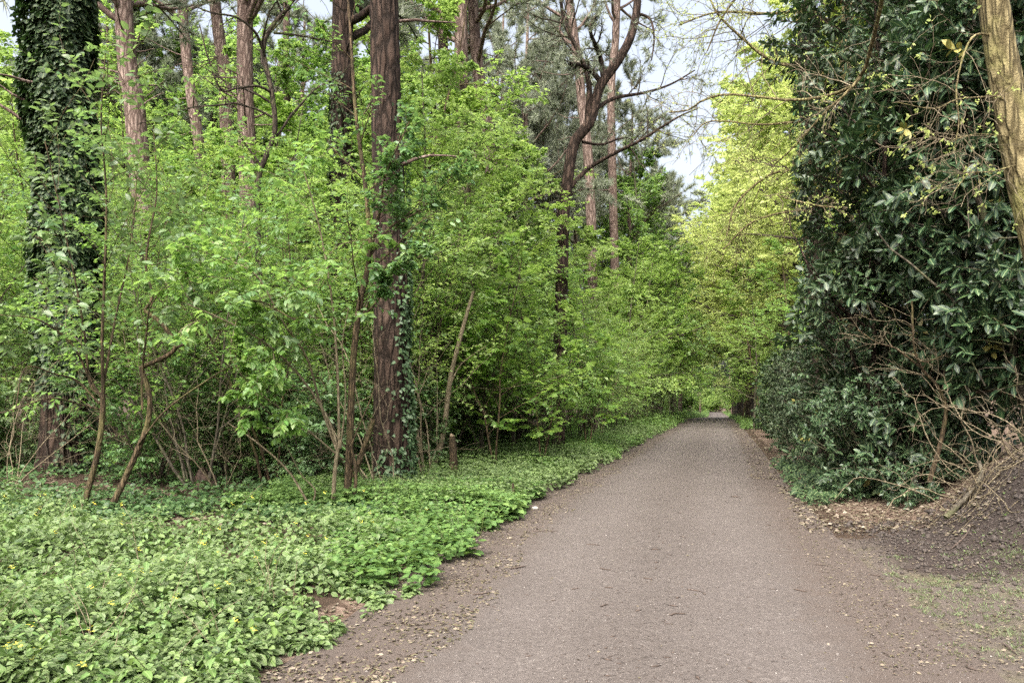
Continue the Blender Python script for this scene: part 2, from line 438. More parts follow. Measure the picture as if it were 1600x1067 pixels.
def needle_tuft(seed=1, k=9):
    r = rng_(seed); V = []; T = []
    for i in range(k):
        d = nrm(np.array([r.uniform(.3, 1), r.normal(0, .6), r.normal(0, .6)]))
        s = nrm(np.cross(d, r.normal(size=3))) * .045
        b = len(V); V += [s, -s, d * r.uniform(.7, 1.05)]; T.append([b, b + 1, b + 2])
    return np.array(V), [np.array(T)]
NEEDLE = needle_tuft()

class Lv:
    """a set of leaves: where each sits, which way it points, which way it faces, how long it is"""
    def __init__(s): s.p = []; s.a = []; s.n = []; s.s = []; s.r = []
    def add(s, p, a, n, size, rnd):
        p = np.asarray(p, float)
        s.p.append(p); s.a.append(nrm(np.asarray(a, float))); s.n.append(np.asarray(n, float))
        s.s.append(np.broadcast_to(np.asarray(size, float), (len(p),)).copy()); s.r.append(np.asarray(rnd, float))
    def cat(s):
        p, a, n, z, r = (np.concatenate(x) for x in (s.p, s.a, s.n, s.s, s.r))
        n = nrm(n - a * np.sum(a * n, 1, keepdims=True))
        return p, a, n, z, r
    def take(s, mask):
        p, a, n, z, r = s.cat(); o = Lv(); o.add(p[mask], a[mask], n[mask], z[mask], r[mask]); return o

def leaves_mesh(name, lv, tmpl, mat, wid=1.0):
    p, a, n, z, r = lv.cat()
    b = np.cross(n, a)
    T, polys = tmpl
    k = len(T); m = len(p)
    V = p[:, None] + z[:, None, None] * (T[None, :, 0:1] * a[:, None] + wid * T[None, :, 1:2] * b[:, None] + T[None, :, 2:3] * n[:, None])
    off = (np.arange(m) * k)[:, None, None]
    PL = [(q[None] + off).reshape(-1, q.shape[1]) for q in polys]
    uv = np.tile(T[:, :2], (m, 1))
    return mesh_np(name, V.reshape(-1, 3), PL, mat, {'rnd': np.repeat(r, k)}, uv)

_leafmesh = {}
def leaf_objects(parent, lv, tmpl, mat, key, count, wid=1.0, score=None):
    """the largest-looking leaves as parts of their own; returns the rest"""
    p, a, n, z, r = lv.cat()
    if score is None: score = -np.linalg.norm(p - np.array([0, 0, CH]), axis=1)
    idx = np.argsort(-score)[:count]
    b = np.cross(n, a)
    W = parent.matrix_world if False else None
    for i in idx:
        q = int(r[i] * 5.99)
        if (key, q) not in _leafmesh:
            o1 = Lv(); o1.add(np.zeros((1, 3)), np.array([[1., 0, 0]]), np.array([[0, 0, 1.]]), 1.0, np.array([(q + .5) / 6]))
            _leafmesh[(key, q)] = leaves_mesh('leaf', o1, tmpl, mat, wid)
        o = bpy.data.objects.new('leaf', _leafmesh[(key, q)])
        COL.objects.link(o)
        s = z[i]
        o.parent = parent
        o.matrix_basis = Matrix(((a[i, 0] * s, b[i, 0] * s, n[i, 0] * s, p[i, 0]), (a[i, 1] * s, b[i, 1] * s, n[i, 1] * s, p[i, 1]), (a[i, 2] * s, b[i, 2] * s, n[i, 2] * s, p[i, 2]), (0, 0, 0, 1)))
    mask = np.ones(len(p), bool); mask[idx] = False
    return lv.take(mask)

# ------------------------------------------------------------------ wood
def resample(pts, K):
    """smooth curve (Catmull-Rom) through the given points"""
    p = np.asarray(pts, float)
    if len(p) == 2: return p[0] + (p[1] - p[0]) * np.linspace(0, 1, K)[:, None]
    q = np.vstack([2 * p[0] - p[1], p, 2 * p[-1] - p[-2]])
    out = []
    for t in np.linspace(0, len(p) - 1 - 1e-6, K):
        i = int(t); f = t - i
        a, b, c, d = q[i], q[i + 1], q[i + 2], q[i + 3]
        out.append(.5 * (2 * b + (c - a) * f + (2 * a - 5 * b + 4 * c - d) * f * f + (3 * b - a - 3 * c + d) * f ** 3))
    return np.array(out)

def tubes(paths, rad, ns=6):
    """paths (B,K,3), rad (B,K) -> verts, quads"""
    paths = np.asarray(paths, float); rad = np.asarray(rad, float)
    B, K, _ = paths.shape
    t = nrm(np.gradient(paths, axis=1))
    md = nrm(paths[:, -1] - paths[:, 0] + 1e-6)
    ref = np.where(np.abs(md[:, 2:3]) > .8, np.array([[1., 0, 0]]), np.array([[0, 0, 1.]]))[:, None, :]
    s = nrm(np.cross(t, np.broadcast_to(ref, t.shape))); w = np.cross(t, s)
    an = np.linspace(0, 2 * np.pi, ns, endpoint=False)
    V = paths[:, :, None] + rad[:, :, None, None] * (np.cos(an)[None, None, :, None] * s[:, :, None] + np.sin(an)[None, None, :, None] * w[:, :, None])
    base = (np.arange(B) * K * ns)[:, None, None] + (np.arange(K - 1) * ns)[None, :, None]
    i = np.arange(ns)[None, None, :]; j = (i + 1) % ns
    Q = np.stack([base + i, base + j, base + ns + j, base + ns + i], -1).reshape(-1, 4)
    return V.reshape(-1, 3), Q

class Wood:
    def __init__(s): s.V = []; s.Q = []; s.n = 0
    def add(s, paths, rad, ns=6):
        paths = np.asarray(paths); rad = np.asarray(rad)
        if paths.ndim == 2: paths = paths[None]; rad = rad[None]
        V, Q = tubes(paths, rad, ns)
        s.V.append(V); s.Q.append(Q + s.n); s.n += len(V)
    def mesh(s, name, mat):
        return mesh_np(name, np.concatenate(s.V), [np.concatenate(s.Q)], mat, smooth=True)

def walk(r, p0, d0, L, K, wig, grav):
    B = len(p0); P_ = np.zeros((B, K, 3)); P_[:, 0] = p0; d = nrm(d0)
    st = (L / (K - 1))[:, None]
    for k in range(1, K):
        d = nrm(d + r.normal(0, wig, (B, 3)) + np.array([0, 0, grav]))
        P_[:, k] = P_[:, k - 1] + d * st
    return P_

def children(r, paths, rad, L, per, t0, t1, ang, lr, rr, K, wig, grav, flat=0., prof=.5, twist=False):
    B, Kp, _ = paths.shape
    n = B * per
    b = np.repeat(np.arange(B), per)
    t = t0 + (t1 - t0) * ((np.tile(np.arange(per), B) + r.uniform(0, 1, n)) / per)
    x = t * (Kp - 1); i = np.minimum(x.astype(int), Kp - 2); f = (x - i)[:, None]
    p0 = paths[b, i] * (1 - f) + paths[b, i + 1] * f
    tg = nrm(paths[b, i + 1] - paths[b, i])
    rd = nrm(np.cross(tg, r.normal(size=(n, 3))))
    if flat > 0:      # sprays lie flat: branch out sideways
        side = nrm(np.cross(tg, np.array([0, 0, 1.])) + 1e-6) * np.where(np.tile(np.arange(per), B) % 2, 1, -1)[:, None]
        rd = nrm(rd * (1 - flat) + side * flat)
    a = (ang * r.uniform(.75, 1.25, n))[:, None]
    d0 = tg * np.cos(a) + rd * np.sin(a)
    LL = L[b] * lr * (1 - prof * (t - t0) / max(1e-6, t1 - t0)) * r.uniform(.7, 1.25, n)
    pr = rad[b, i] * (1 - f[:, 0]) + rad[b, i + 1] * f[:, 0]
    P_ = walk(r, p0, d0, LL, K, wig, grav)
    r0 = np.minimum(pr * rr, pr * .9)
    RR = r0[:, None] * np.linspace(1, .25, K)[None]
    return P_, RR, LL

def leaf_along(r, lv, paths, n, size, droop=.25, tilt=.45, spread=.9, t0=.15, var=.3, clump=None):
    B, K, _ = paths.shape
    b = np.repeat(np.arange(B), n)
    t = t0 + (1 - t0) * ((np.tile(np.arange(n), B) + r.uniform(0, .8, B * n)) / n)
    x = np.minimum(t, .999) * (K - 1); i = np.minimum(x.astype(int), K - 2); f = (x - i)[:, None]
    p = paths[b, i] * (1 - f) + paths[b, i + 1] * f
    tg = nrm(paths[b, i + 1] - paths[b, i])
    sd = nrm(np.cross(tg, np.array([0, 0, 1.])) + r.normal(0, .12, (B * n, 3)))
    sg = np.where(np.tile(np.arange(n), B) % 2, 1., -1.)[:, None]
    a = tg * .55 + sd * sg * spread + np.array([0, 0, -droop]) + r.normal(0, .22, (B * n, 3))
    nn = np.array([0, 0, 1.]) + r.normal(0, tilt, (B * n, 3))
    base = np.clip(np.repeat(r.normal(.45, .2, B), n) + r.normal(0, .15, B * n), 0, 1)
    lv.add(p + r.normal(0, .01, p.shape), a, nn, size * r.uniform(1 - var, 1 + var, B * n), base)

# ------------------------------------------------------------------ the ground and the road
def ystations(y0, y1, s0, g):
    ys = [y0]; s = s0
    while ys[-1] < y1: ys.append(ys[-1] + s); s = s * g if ys[-1] > 9 else s
    return np.array(ys)
YS = np.concatenate([[-60, -30, -15, -8, -4, -1, 1], ystations(2.5, 700, .10, 1.022)])
US = np.concatenate([[-600, -300, -150, -80, -50, -35, -26], np.arange(-20, -8, .5), np.arange(-8, -2.6, .12), np.arange(-2.6, 2.6, .1), np.arange(2.6, 8, .12), np.arange(8, 20, .6), [24, 32, 50, 90, 180, 350, 600]])
UU, YY = np.meshgrid(US, YS)
XX = xc(YY) + UU
ZZ = gz(XX, YY)
ny, nx = XX.shape
I = np.arange(ny * nx).reshape(ny, nx)
Q = np.stack([I[:-1, :-1], I[:-1, 1:], I[1:, 1:], I[1:, :-1]], -1).reshape(-1, 4)
HW = (xr(YY) - xl(YY)) / 2
litter = np.maximum(sstep(1 - np.abs(-UU - HW - .45) / .75), sstep((UU - HW - .5) / .5) * sstep((YY - 9.2) / 1.5))
litter = np.maximum(litter, .35)
_mound = sstep((XX - 3.15 + .9 * (fbm(XX * .9, YY * .9, 12) - .5)) / 1.0) * sstep((10.2 - YY + .3 * (XX - 5)) / 1.0) * sstep((YY - 6.9 + .6 * (fbm(XX * .9, YY * .9, 14) - .5) + .3 * (XX - 4)) / .9) * sstep((UU - HW - .42) / .8)
dirt = sstep((UU - HW + .5) / .4) * sstep((10.0 - YY) / 1.5)
me = mesh_np('ground', np.stack([XX, YY, ZZ], -1).reshape(-1, 3), [Q], M['ground'], {'litter': litter.ravel(), 'soil': _mound.ravel(), 'dirt': dirt.ravel()}, smooth=True)
tag(obj('ground', me), kind='structure')

ui = np.where((US > -2.35) & (US < 2.15))[0]
yi = np.where((YS > -10) & (YS < 250))[0]
rx, ry, rz_, ru = XX[np.ix_(yi, ui)], YY[np.ix_(yi, ui)], ZZ[np.ix_(yi, ui)], UU[np.ix_(yi, ui)]
a_, b_ = rx.shape
I = np.arange(a_ * b_).reshape(a_, b_)
Q = np.stack([I[:-1, :-1], I[:-1, 1:], I[1:, 1:], I[1:, :-1]], -1).reshape(-1, 4)
rh = HW[np.ix_(yi, ui)]
EDGE = rh - np.abs(ru)
lift = .006 * sstep((EDGE + .62) / .1) - .012 * (1 - sstep((EDGE + .75) / .12))
me = mesh_np('road', np.stack([rx, ry, rz_ + lift], -1).reshape(-1, 3), [Q], M['road'], {'edge': EDGE.ravel(), 'across': ru.ravel()}, smooth=True)
tag(obj('road', me), kind='structure')

# ------------------------------------------------------------------ building blocks for plants
ORIG = np.zeros(3)
def wood_obj(name, wood, mat, parent, base=ORIG):
    wood.V = [v - base for v in wood.V]
    return obj(name, wood.mesh(name, mat), parent)

def leaf_obj(name, lv, tmpl, mat, parent, base=ORIG, wid=1.0):
    lv.p = [p - base for p in lv.p]
    return obj(name, leaves_mesh(name, lv, tmpl, mat, wid), parent)

def on_ground(x, y): return np.array((x, y, float(gz(x, y))))
def at_px(px, d): return on_ground((px - 800) / F * d, d)

def bark_trunk(pts, r0, r1, K, ns, amp, seed, flare=.35, plates=(7., 1.3)):
    """a round trunk whose bark stands in ridges"""
    c = resample(pts, K)
    L = np.linspace(0, 1, K)
    dist = np.concatenate([[0], np.cumsum(np.linalg.norm(np.diff(c, axis=0), axis=1))])
    rad = r0 + (r1 - r0) * L + flare * r0 * np.exp(-dist / .35)
    t = nrm(np.gradient(c, axis=0)); s = nrm(np.cross(t, np.array([0, 1., 0]))); w = np.cross(t, s)
    an = np.linspace(0, 2 * np.pi, ns, endpoint=False)
    A, D = np.meshgrid(an, dist)
    px_, py_ = np.cos(A) * plates[0] * r0 * 2.2, np.sin(A) * plates[0] * r0 * 2.2
    n = np.abs(vnoise(px_ + 30 + .3 * np.sin(D * 5), D * plates[1] + py_, seed) - .5) * 2
    n2 = np.abs(vnoise(px_ * 2.1 + 70, D * plates[1] * 2.3 + py_ * 2.1, seed + 5) - .5) * 2
    dsp = amp * (np.minimum(n, .45) / .45 * .7 + .3 * n2 - .6)
    root = 1 + flare * .5 * np.exp(-D / .3) * np.sin(A * 5 + seed)
    rr = rad[:, None] * root + dsp
    V = c[:, None] + rr[..., None] * (np.cos(A)[..., None] * s[:, None] + np.sin(A)[..., None] * w[:, None])
    i = np.arange(ns)[None]; j = (i + 1) % ns; b = (np.arange(K - 1) * ns)[:, None]
    Q = np.stack([b + i, b + j, b + ns + j, b + ns + i], -1).reshape(-1, 4)
    wd = Wood(); wd.V = [V.reshape(-1, 3)]; wd.Q = [Q]; wd.n = K * ns
    return wd, c, rad, dist

def ivy_on(lv, c, rad, seed, n, size, thick, span=(0, 1), sector=None, gaps=.35):
    """ivy leaves shingled over a trunk"""
    r = rng_(seed); K = len(c)
    t = span[0] + (span[1] - span[0]) * r.uniform(0, 1, n)
    ang = r.uniform(0, 2 * np.pi, n)
    if sector: ang = sector[0] + sector[1] * r.normal(0, 1, n)
    x = t * (K - 1.001); i = x.astype(int); f = (x - i)[:, None]
    p = c[i] * (1 - f) + c[i + 1] * f; rd = rad[i]
    o = np.stack([np.cos(ang), np.sin(ang), np.zeros(n)], 1)
    lump = fbm(np.cos(ang) * 1.1 + 9, np.sin(ang) * 1.1 + p[:, 2] * .9, seed, 3)
    th = thick(p[:, 2]) * (.12 + 3.2 * np.clip(lump, 0, 1) ** 1.8) * r.uniform(.55, 1.05, n) ** .6
    keep = fbm(ang * 1.3, p[:, 2] * 1.5, seed + 3, 3) > gaps - .12 * (th > .2)
    p = p + o * (rd + th)[:, None]
    a = o * .35 + np.array([0, 0, -.75]) + r.normal(0, .38, (n, 3))
    nn = o + np.array([0, 0, .35]) + r.normal(0, .35, (n, 3))
    rn = np.clip(r.beta(2, 3, n) + .25 * (lump - .5), 0, 1)
    lv.add(p[keep], a[keep], nn[keep], (size * r.uniform(.55, 1.25, n))[keep], rn[keep])

def shrub_wood(r, H, stems, spread, k1=11, k2=8, l1=.42, l2=.42, low=.18, ang=.95, wig=.10, rad=.022, flat=.55):
    th = r.uniform(0, 2 * np.pi, stems)
    p0 = np.stack([np.cos(th), np.sin(th), np.zeros(stems)], 1) * r.uniform(.03, .22, (stems, 1))
    d0 = np.stack([np.cos(th) * spread, np.sin(th) * spread, np.ones(stems)], 1) + r.normal(0, .12, (stems, 3))
    L = H * r.uniform(.72, 1.12, stems)
    a = walk(r, p0, d0, L, 10, wig, .03)
    ra = rad * r.uniform(.7, 1.3, (stems, 1)) * np.linspace(1, .25, 10)[None]
    b, rb, Lb = children(r, a, ra, L, k1, low, 1, ang, l1, .55, 7, wig * 1.3, .015, flat=.2, prof=.55)
    c, rc, Lc = children(r, b, rb, Lb, k2, .15, 1, .85, l2, .55, 5, wig * 1.3, -.01, flat=flat, prof=.4)
    w = Wood(); w.add(a, ra, 7); w.add(b, rb, 5); w.add(c, np.maximum(rc, .0018), 3)
    return w, b, c

PROTO = {}
def proto_shrub(key, name, seed, H, stems, spread, tmpl, lmat, lsize, nl, bark='bark_dark', wid=1.0, **kw):
    r = rng_(seed)
    w, b, c = shrub_wood(r, H, stems, spread, **kw)
    lv = Lv(); leaf_along(r, lv, c, nl, lsize, droop=.3, tilt=.42)
    root = thing(name, None, None)
    wood_obj('stem', w, M[bark], root); leaf_obj('foliage', lv, tmpl, M[lmat], root, wid=wid)
    PROTO[key] = [root, False]
    return root

def proto_tree(key, name, seed, H, r0, tmpl, lmat, lsize, k=(22, 8, 7), nl=12, crown0=.25, bark='bark_grey', l1=.42, droop=.25, ang=1.05, wid=1.0, up=.03, flat=.5):
    r = rng_(seed)
    a = walk(r, np.zeros((1, 3)), np.array([[r.normal(0, .04), r.normal(0, .04), 1]]), np.array([H]), 14, .035, .05)
    ra = r0 * np.linspace(1, .12, 14)[None]
    b, rb, Lb = children(r, a, ra, np.array([H]), k[0], crown0, 1, ang, l1, .5, 9, .10, up, prof=.65)
    c, rc, Lc = children(r, b, rb, Lb, k[1], .15, 1, .85, .42, .5, 6, .13, .01, flat=flat * .6, prof=.4)
    d, rd, Ld = children(r, c, rc, Lc, k[2], .1, 1, .8, .42, .5, 4, .13, -.01, flat=flat, prof=.3)
    lv = Lv(); leaf_along(r, lv, d, nl, lsize, droop=droop, tilt=.5)
    w = Wood(); w.add(a, ra, 10); w.add(b, np.maximum(rb, .006), 5); w.add(c, np.maximum(rc, .005), 3)
    root = thing(name, None, None)
    wood_obj('trunk', w, M[bark], root); leaf_obj('crown', lv, tmpl, M[lmat], root, wid=wid)
    PROTO[key] = [root, False]
    return root

def proto_pine(key, seed, H, r0, crown0, k=(16, 7, 5), bark='bark_pine_far'):
    r = rng_(seed)
    a = walk(r, np.zeros((1, 3)), np.array([[r.normal(0, .03), r.normal(0, .03), 1]]), np.array([H]), 16, .02, .04)
    ra = r0 * np.linspace(1, .25, 16)[None]
    w = Wood(); w.add(a, ra, 12)
    lv = Lv(); pine_crown(r, w, lv, a, ra, H, crown0, k)
    root = thing('pine_tree', None, None)
    wood_obj('trunk', w, M[bark], root); leaf_obj('crown', lv, NEEDLE, M['needle'], root)
    PROTO[key] = [root, False]

def pine_crown(r, w, lv, a, ra, H, crown0, k, l1=.22, size=.44):
    b, rb, Lb = children(r, a, ra, np.array([H]), k[0], crown0, 1, 1.15, l1, .45, 8, .14, .05, prof=.5)
    c, rc, Lc = children(r, b, rb, Lb, k[1], .3, 1, .8, .42, .5, 5, .16, .03, prof=.3)
    w.add(b, np.maximum(rb, .01), 5); w.add(c, np.maximum(rc, .006), 3)
    # a few dead snags under the crown
    s, rs, Ls = children(r, a, ra, np.array([H]), 5, crown0 * .55, crown0, 1.35, l1 * .5, .2, 6, .12, .0, prof=.3)
    w.add(s, rs * .8, 4)
    B, K, _ = c.shape; n = k[2] * 3
    bi = np.repeat(np.arange(B), n); t = r.uniform(.25, 1, B * n); x = np.minimum(t, .999) * (K - 1); i = x.astype(int); f = (x - i)[:, None]
    p = c[bi, i] * (1 - f) + c[bi, i + 1] * f
    tg = nrm(c[bi, i + 1] - c[bi, i]) + r.normal(0, .5, (len(p), 3)) + np.array([0, 0, .4])
    lv.add(p, tg, r.normal(size=p.shape), size * r.uniform(.7, 1.2, len(p)), np.clip(r.normal(.45, .25, len(p)), 0, 1))

def put(key, loc, rz=0, scale=1, label=None, cat=None, group=None):
    root, used = PROTO[key]
    if not used:
        PROTO[key][1] = True
        root.location = tuple(float(x) for x in loc); root.rotation_euler = (0, 0, rz); root.scale = (scale,) * 3 if np.isscalar(scale) else scale
        o = root
    else: o = dup(root, loc, rz, scale)
    return tag(o, label, cat, group)

# ------------------------------------------------------------------ the two big trunks at the front
def near_pine(px, top, d, w0, w1, label, seed, Htop=16.0, crown=True):
    b = at_px(px, d); zt = P(top, 0, d)
    p3 = zt + (zt - b) * ((Htop - zt[2]) / (zt[2] - b[2]))
    b0 = b - np.array([0, 0, .12])
    wd, c, rad, dist = bark_trunk([b0, b + (zt - b) * .5 + np.array([.03, 0, 0]), zt, p3], w0 / F * d / 2, w1 / F * d / 2 * .8, 260, 56, .035, seed)
    root = thing('pine_tree', label, 'tree', b)
    wood_obj('trunk', wd, M['bark_pine'], root, b)
    if crown:
        r = rng_(seed); w = Wood(); lv = Lv()
        pine_crown(r, w, lv, c[None, ::20][:, :], rad[None, ::20], Htop, .78, (12, 6, 4), l1=.2)
        k = wood_obj('crown', w, M['bark_pine_far'], root, b)
        leaf_obj('needles', lv, NEEDLE, M['needle'], k, b)
    return root, c, rad, b

T1, c1, r1, b1 = near_pine(100, 101, 14.4, 66, 60, 'thick pine wrapped in dark ivy, its brown bark bare only near the ground', 11)
lv = Lv()
ivy_on(lv, c1, r1, 21, 24000, .125, lambda z: np.interp(z, [1.8, 3.0, 5, 9], [.02, .10, .15, .18]), span=(.12, .80), gaps=.14)
ivy_on(lv, c1, r1, 22, 900, .09, lambda z: np.interp(z, [0, 2], [.03, .10]), span=(.0, .2), sector=(-.1, .7), gaps=.3)
p_, a_n, n_, z_, r_ = lv.cat()
sc = -np.linalg.norm(p_ - np.array([0, 0, 3.0]), axis=1) - 9 * (p_[:, 2] > 8.4)
core = Wood(); core.add(c1[None, 20:200:8], (r1[20:200:8] + np.interp(c1[20:200:8, 2], [1.5, 3, 6], [-.05, .04, .07]))[None], 14)
vine = Wood(); rr_ = rng_(5)
vp = []
for k in range(7):
    an0 = rr_.uniform(-2.6, -.5)
    idx = np.arange(4, 130, 9); an = an0 + np.cumsum(rr_.normal(0, .12, len(idx)))
    vp.append(c1[idx] + np.stack([np.cos(an), np.sin(an), 0 * an], 1) * (r1[idx] + .03)[:, None])
vine.add(np.array(vp), np.full((7, len(idx)), .013), 5)
ivs = wood_obj('ivy', vine, M['bark_dark'], T1, b1)
rest = leaf_objects(ivs, (lambda q: (q.add(p_ - b1, a_n, n_, z_, r_), q)[1])(Lv()), IVY, M['leaf_ivy'], 'ivy', 280, score=sc)
leaf_obj('foliage', rest, IVY, M['leaf_ivy'], ivs)

T2, c2, r2, b2 = near_pine(612, 600, 13.1, 56, 46, 'tall straight pine with cracked reddish brown bark beside the thin elder stem', 12)
lv = Lv()
ivy_on(lv, c2, r2, 31, 1500, .075, lambda z: np.interp(z, [0, 2, 4], [.05, .10, .05]), span=(.0, .26), sector=(.05, .55), gaps=.36)
ivy_on(lv, c2, r2, 32, 900, .07, lambda z: np.interp(z, [0, 9], [.03, .09]), span=(.2, .55), sector=(.15, .6), gaps=.42)
ivy_on(lv, c2, r2, 33, 260, .075, lambda z: .03 + 0 * z, span=(.0, .07), sector=(-1.2, .6), gaps=.4)
vine = Wood(); vp = []
for k in range(5):
    an0 = rr_.uniform(-.6, .4); idx = np.arange(2, 90, 8); an = an0 + np.cumsum(rr_.normal(0, .1, len(idx)))
    vp.append(c2[idx] + np.stack([np.cos(an), np.sin(an), 0 * an], 1) * (r2[idx] + .02)[:, None])
vine.add(np.array(vp), np.full((5, len(idx)), .011), 5)
ivs = wood_obj('ivy', vine, M['bark_dark'], T2, b2)
leaf_obj('foliage', lv, IVY, M['leaf_ivy_light'], ivs, b2)

# ------------------------------------------------------------------ pine trunks further into the wood
def far_pine(pts, wpx, d, label, H, seed, ivy=False, bark='bark_pine_far', snag=True):
    q = [P(x, y, d) for x, y in pts]
    q = q[::-1]                                  # from the foot upwards
    b = on_ground(q[0][0], q[0][1]); q[0] = b - np.array([0, 0, .1])
    top = q[-1]; dr = nrm(q[-1] - q[-2]); q.append(top + dr * max(1.0, (H - top[2]) / dr[2]))
    r0 = wpx / F * d / 2
    wd, c, rad, dist = bark_trunk(q, r0 * 1.1, r0 * .75, 120, 22, .02, seed, flare=.25)
    root = thing('pine_tree', label, 'tree', b)
    wood_obj('trunk', wd, M[bark], root, b)
    r = rng_(seed); w = Wood(); lv = Lv()
    cs = c[None, ::12]; rs = rad[None, ::12]
    pine_crown(r, w, lv, cs, rs, H, .68, (12, 7, 4), l1=.2)
    if snag:
        s, rs_, Ls = children(r, cs, rs, np.array([H]), 7, .3, .62, 1.3, .07, .16, 7, .12, .0, prof=.2)
        w.add(s, rs_ * .8, 4)
    k = wood_obj('crown', w, M[bark], root, b)
    leaf_obj('needles', lv, NEEDLE, M['needle'], k, b)
    if ivy:
        li = Lv(); ivy_on(li, c, rad, seed + 1, ivy[0], .085, lambda z: np.interp(z, [0, 4, 9], [.18, .16, .06]), span=ivy[1], gaps=ivy[2])
        leaf_obj('ivy', li, L8, M['leaf_ivy'], root, b, wid=1.5)
    return root

far_pine([(536, -40), (534, 200), (530, 520), (528, 700)], 38, 19.5, 'grey brown pine with loose ivy on its trunk, just behind the straight cracked pine', 17, 41, ivy=(4200, (.02, .58), .33), bark='bark_pine')
far_pine([(190, -40), (200, 110), (214, 210), (246, 700)], 31, 24, 'bare pink brown pine leaning slightly, next to the ivy wrapped pine', 19, 42)
far_pine([(383, -40), (383, 140), (388, 290), (392, 695)], 27, 27, 'upright pale reddish pine midway between the ivy wrapped pine and the cracked pine', 20, 43)
far_pine([(280, -40), (295, 120), (318, 300), (330, 680)], 17, 33, 'thin leaning pale pine behind the pink brown pine', 21, 44)
far_pine([(330, -40), (345, 80), (353, 160), (368, 680)], 20, 35, 'pale pine close beside the upright reddish pine', 21, 45)
far_pine([(690, -40), (693, 100), (697, 300), (700, 690)], 17, 29, 'slim dark brown pine, first of the trio of trunks past the cracked pine', 20, 46, bark='bark_pine')
far_pine([(720, -40), (721, 90), (727, 300), (727, 480), (724, 698)], 23, 24, 'light tan pine with peeled trunk, middle of the trio of trunks', 19, 47)
far_pine([(735, -40), (748, 120), (764, 220), (776, 400), (790, 690)], 20, 26, 'reddish pine leaning back, last of the trio of trunks', 19, 48)
far_pine([(880, -60), (902, 90), (908, 150), (922, 300), (930, 680)], 15, 36, 'slender orange barked pine just behind the crooked pine', 22, 49)
far_pine([(450, -40), (447, 100), (455, 300), (462, 680)], 11, 38, 'thin brown pine seen through twigs near the dark bent tree', 22, 50)
far_pine([(965, -40), (962, 60), (955, 150), (960, 400), (968, 660)], 13, 52, 'distant pale pine rising past the bend of the crooked pine', 26, 51)

# ------------------------------------------------------------------ things drawn limb by limb
def limbs(parent, base, specs, bark, ns=8, name='limb', K=24, jit=0., seed=0):
    """each limb is a part; spec = (points as (px, py, distance), width at foot px, width at tip px)"""
    out = []; r = rng_(seed)
    for pts, w0, w1 in specs:
        q = resample([P(*p) for p in pts], K)
        if jit: q[1:] += np.cumsum(r.normal(0, jit, (K - 1, 3)), 0) * np.linspace(0, 1, K - 1)[:, None]
        d = np.mean([p[2] for p in pts])
        rd = np.linspace(w0, w1, K) / F * d / 2
        w = Wood(); w.add(q, rd, ns)
        wood_obj(name, w, M[bark], parent, base)
        out.append((q, rd))
    return out

def twiggery(r, lim, per=(10, 6), t0=.3, l1=.35, l2=.4, wig=.16, grav=0., ang=.8, flat=.3):
    P_ = np.array([q for q, _ in lim]); R_ = np.array([x for _, x in lim])
    L = np.linalg.norm(np.diff(P_, axis=1), axis=2).sum(1)
    b, rb, Lb = children(r, P_, R_, L, per[0], t0, 1, ang, l1, .5, 8, wig, grav, flat=flat, prof=.3)
    c, rc, Lc = children(r, b, rb, Lb, per[1], .15, 1, ang, l2, .55, 6, wig, grav, flat=flat, prof=.3)
    return b, rb, c, rc

# the crooked pine by the far verge
D = 23.0
cb = at_px(872, D)
root = thing('pine_tree', 'crooked pine with bending red trunk and bare spreading boughs against the sky', 'tree', cb)
lim = limbs(root, cb, [([(872, 712, D), (876, 520, D), (880, 350, D), (886, 290, D), (897, 225, D), (922, 190, D), (938, 135, D), (966, 95, D), (988, 50, D), (996, -10, D), (985, -90, D)], 21, 11)], 'bark_pine', ns=12, name='trunk', K=60)
bl = limbs(root, cb, [
    ([(892, 292, D), (920, 263, D), (960, 240, D - .5), (1000, 220, D - 1), (1032, 200, D - 1), (1062, 182, D - 1), (1090, 170, D - 1)], 8, 2),
    ([(928, 172, D), (960, 154, D + .5), (1008, 145, D + 1), (1048, 132, D + 1), (1086, 110, D + 1)], 7, 2),
    ([(938, 128, D), (925, 112, D), (908, 102, D - .5), (890, 100, D - 1)], 9, 6),
    ([(942, 118, D), (938, 90, D), (930, 70, D - .4), (922, 45, D - .8), (935, 20, D - 1)], 9, 4),
    ([(918, 190, D), (920, 130, D), (903, 80, D + .5), (882, 35, D + 1), (874, -20, D + 1)], 10, 5),
    ([(888, 305, D), (905, 298, D), (935, 293, D - .5)], 5, 2),
    ([(990, 20, D), (1015, 30, D), (1022, 60, D - .4), (1018, 95, D - .4)], 5, 2),
    ([(910, 222, D), (940, 226, D + .4), (975, 216, D + .8), (1010, 225, D + 1)], 5, 1.5)], 'bark_pine', name='bough')
r = rng_(77)
b, rb, c, rc = twiggery(r, bl, (9, 7), l1=.38, l2=.45, wig=.2, grav=.02)
w = Wood(); w.add(b, np.maximum(rb, .007), 4); w.add(c, np.maximum(rc, .0045), 3)
tw = wood_obj('twigs', w, M['bark_dark'], root, cb); tag(tw, kind='stuff')
lv = Lv(); n = len(c)
for k in (1, 3, 5):
    m = r.uniform(0, 1, n) < .35
    lv.add(c[m, k], nrm(c[m, k] - c[m, k - 1]) + r.normal(0, .5, (m.sum(), 3)), r.normal(size=(m.sum(), 3)), .22, np.clip(r.normal(.4, .2, m.sum()), 0, 1))
leaf_obj('needles', lv, NEEDLE, M['needle'], root, cb)

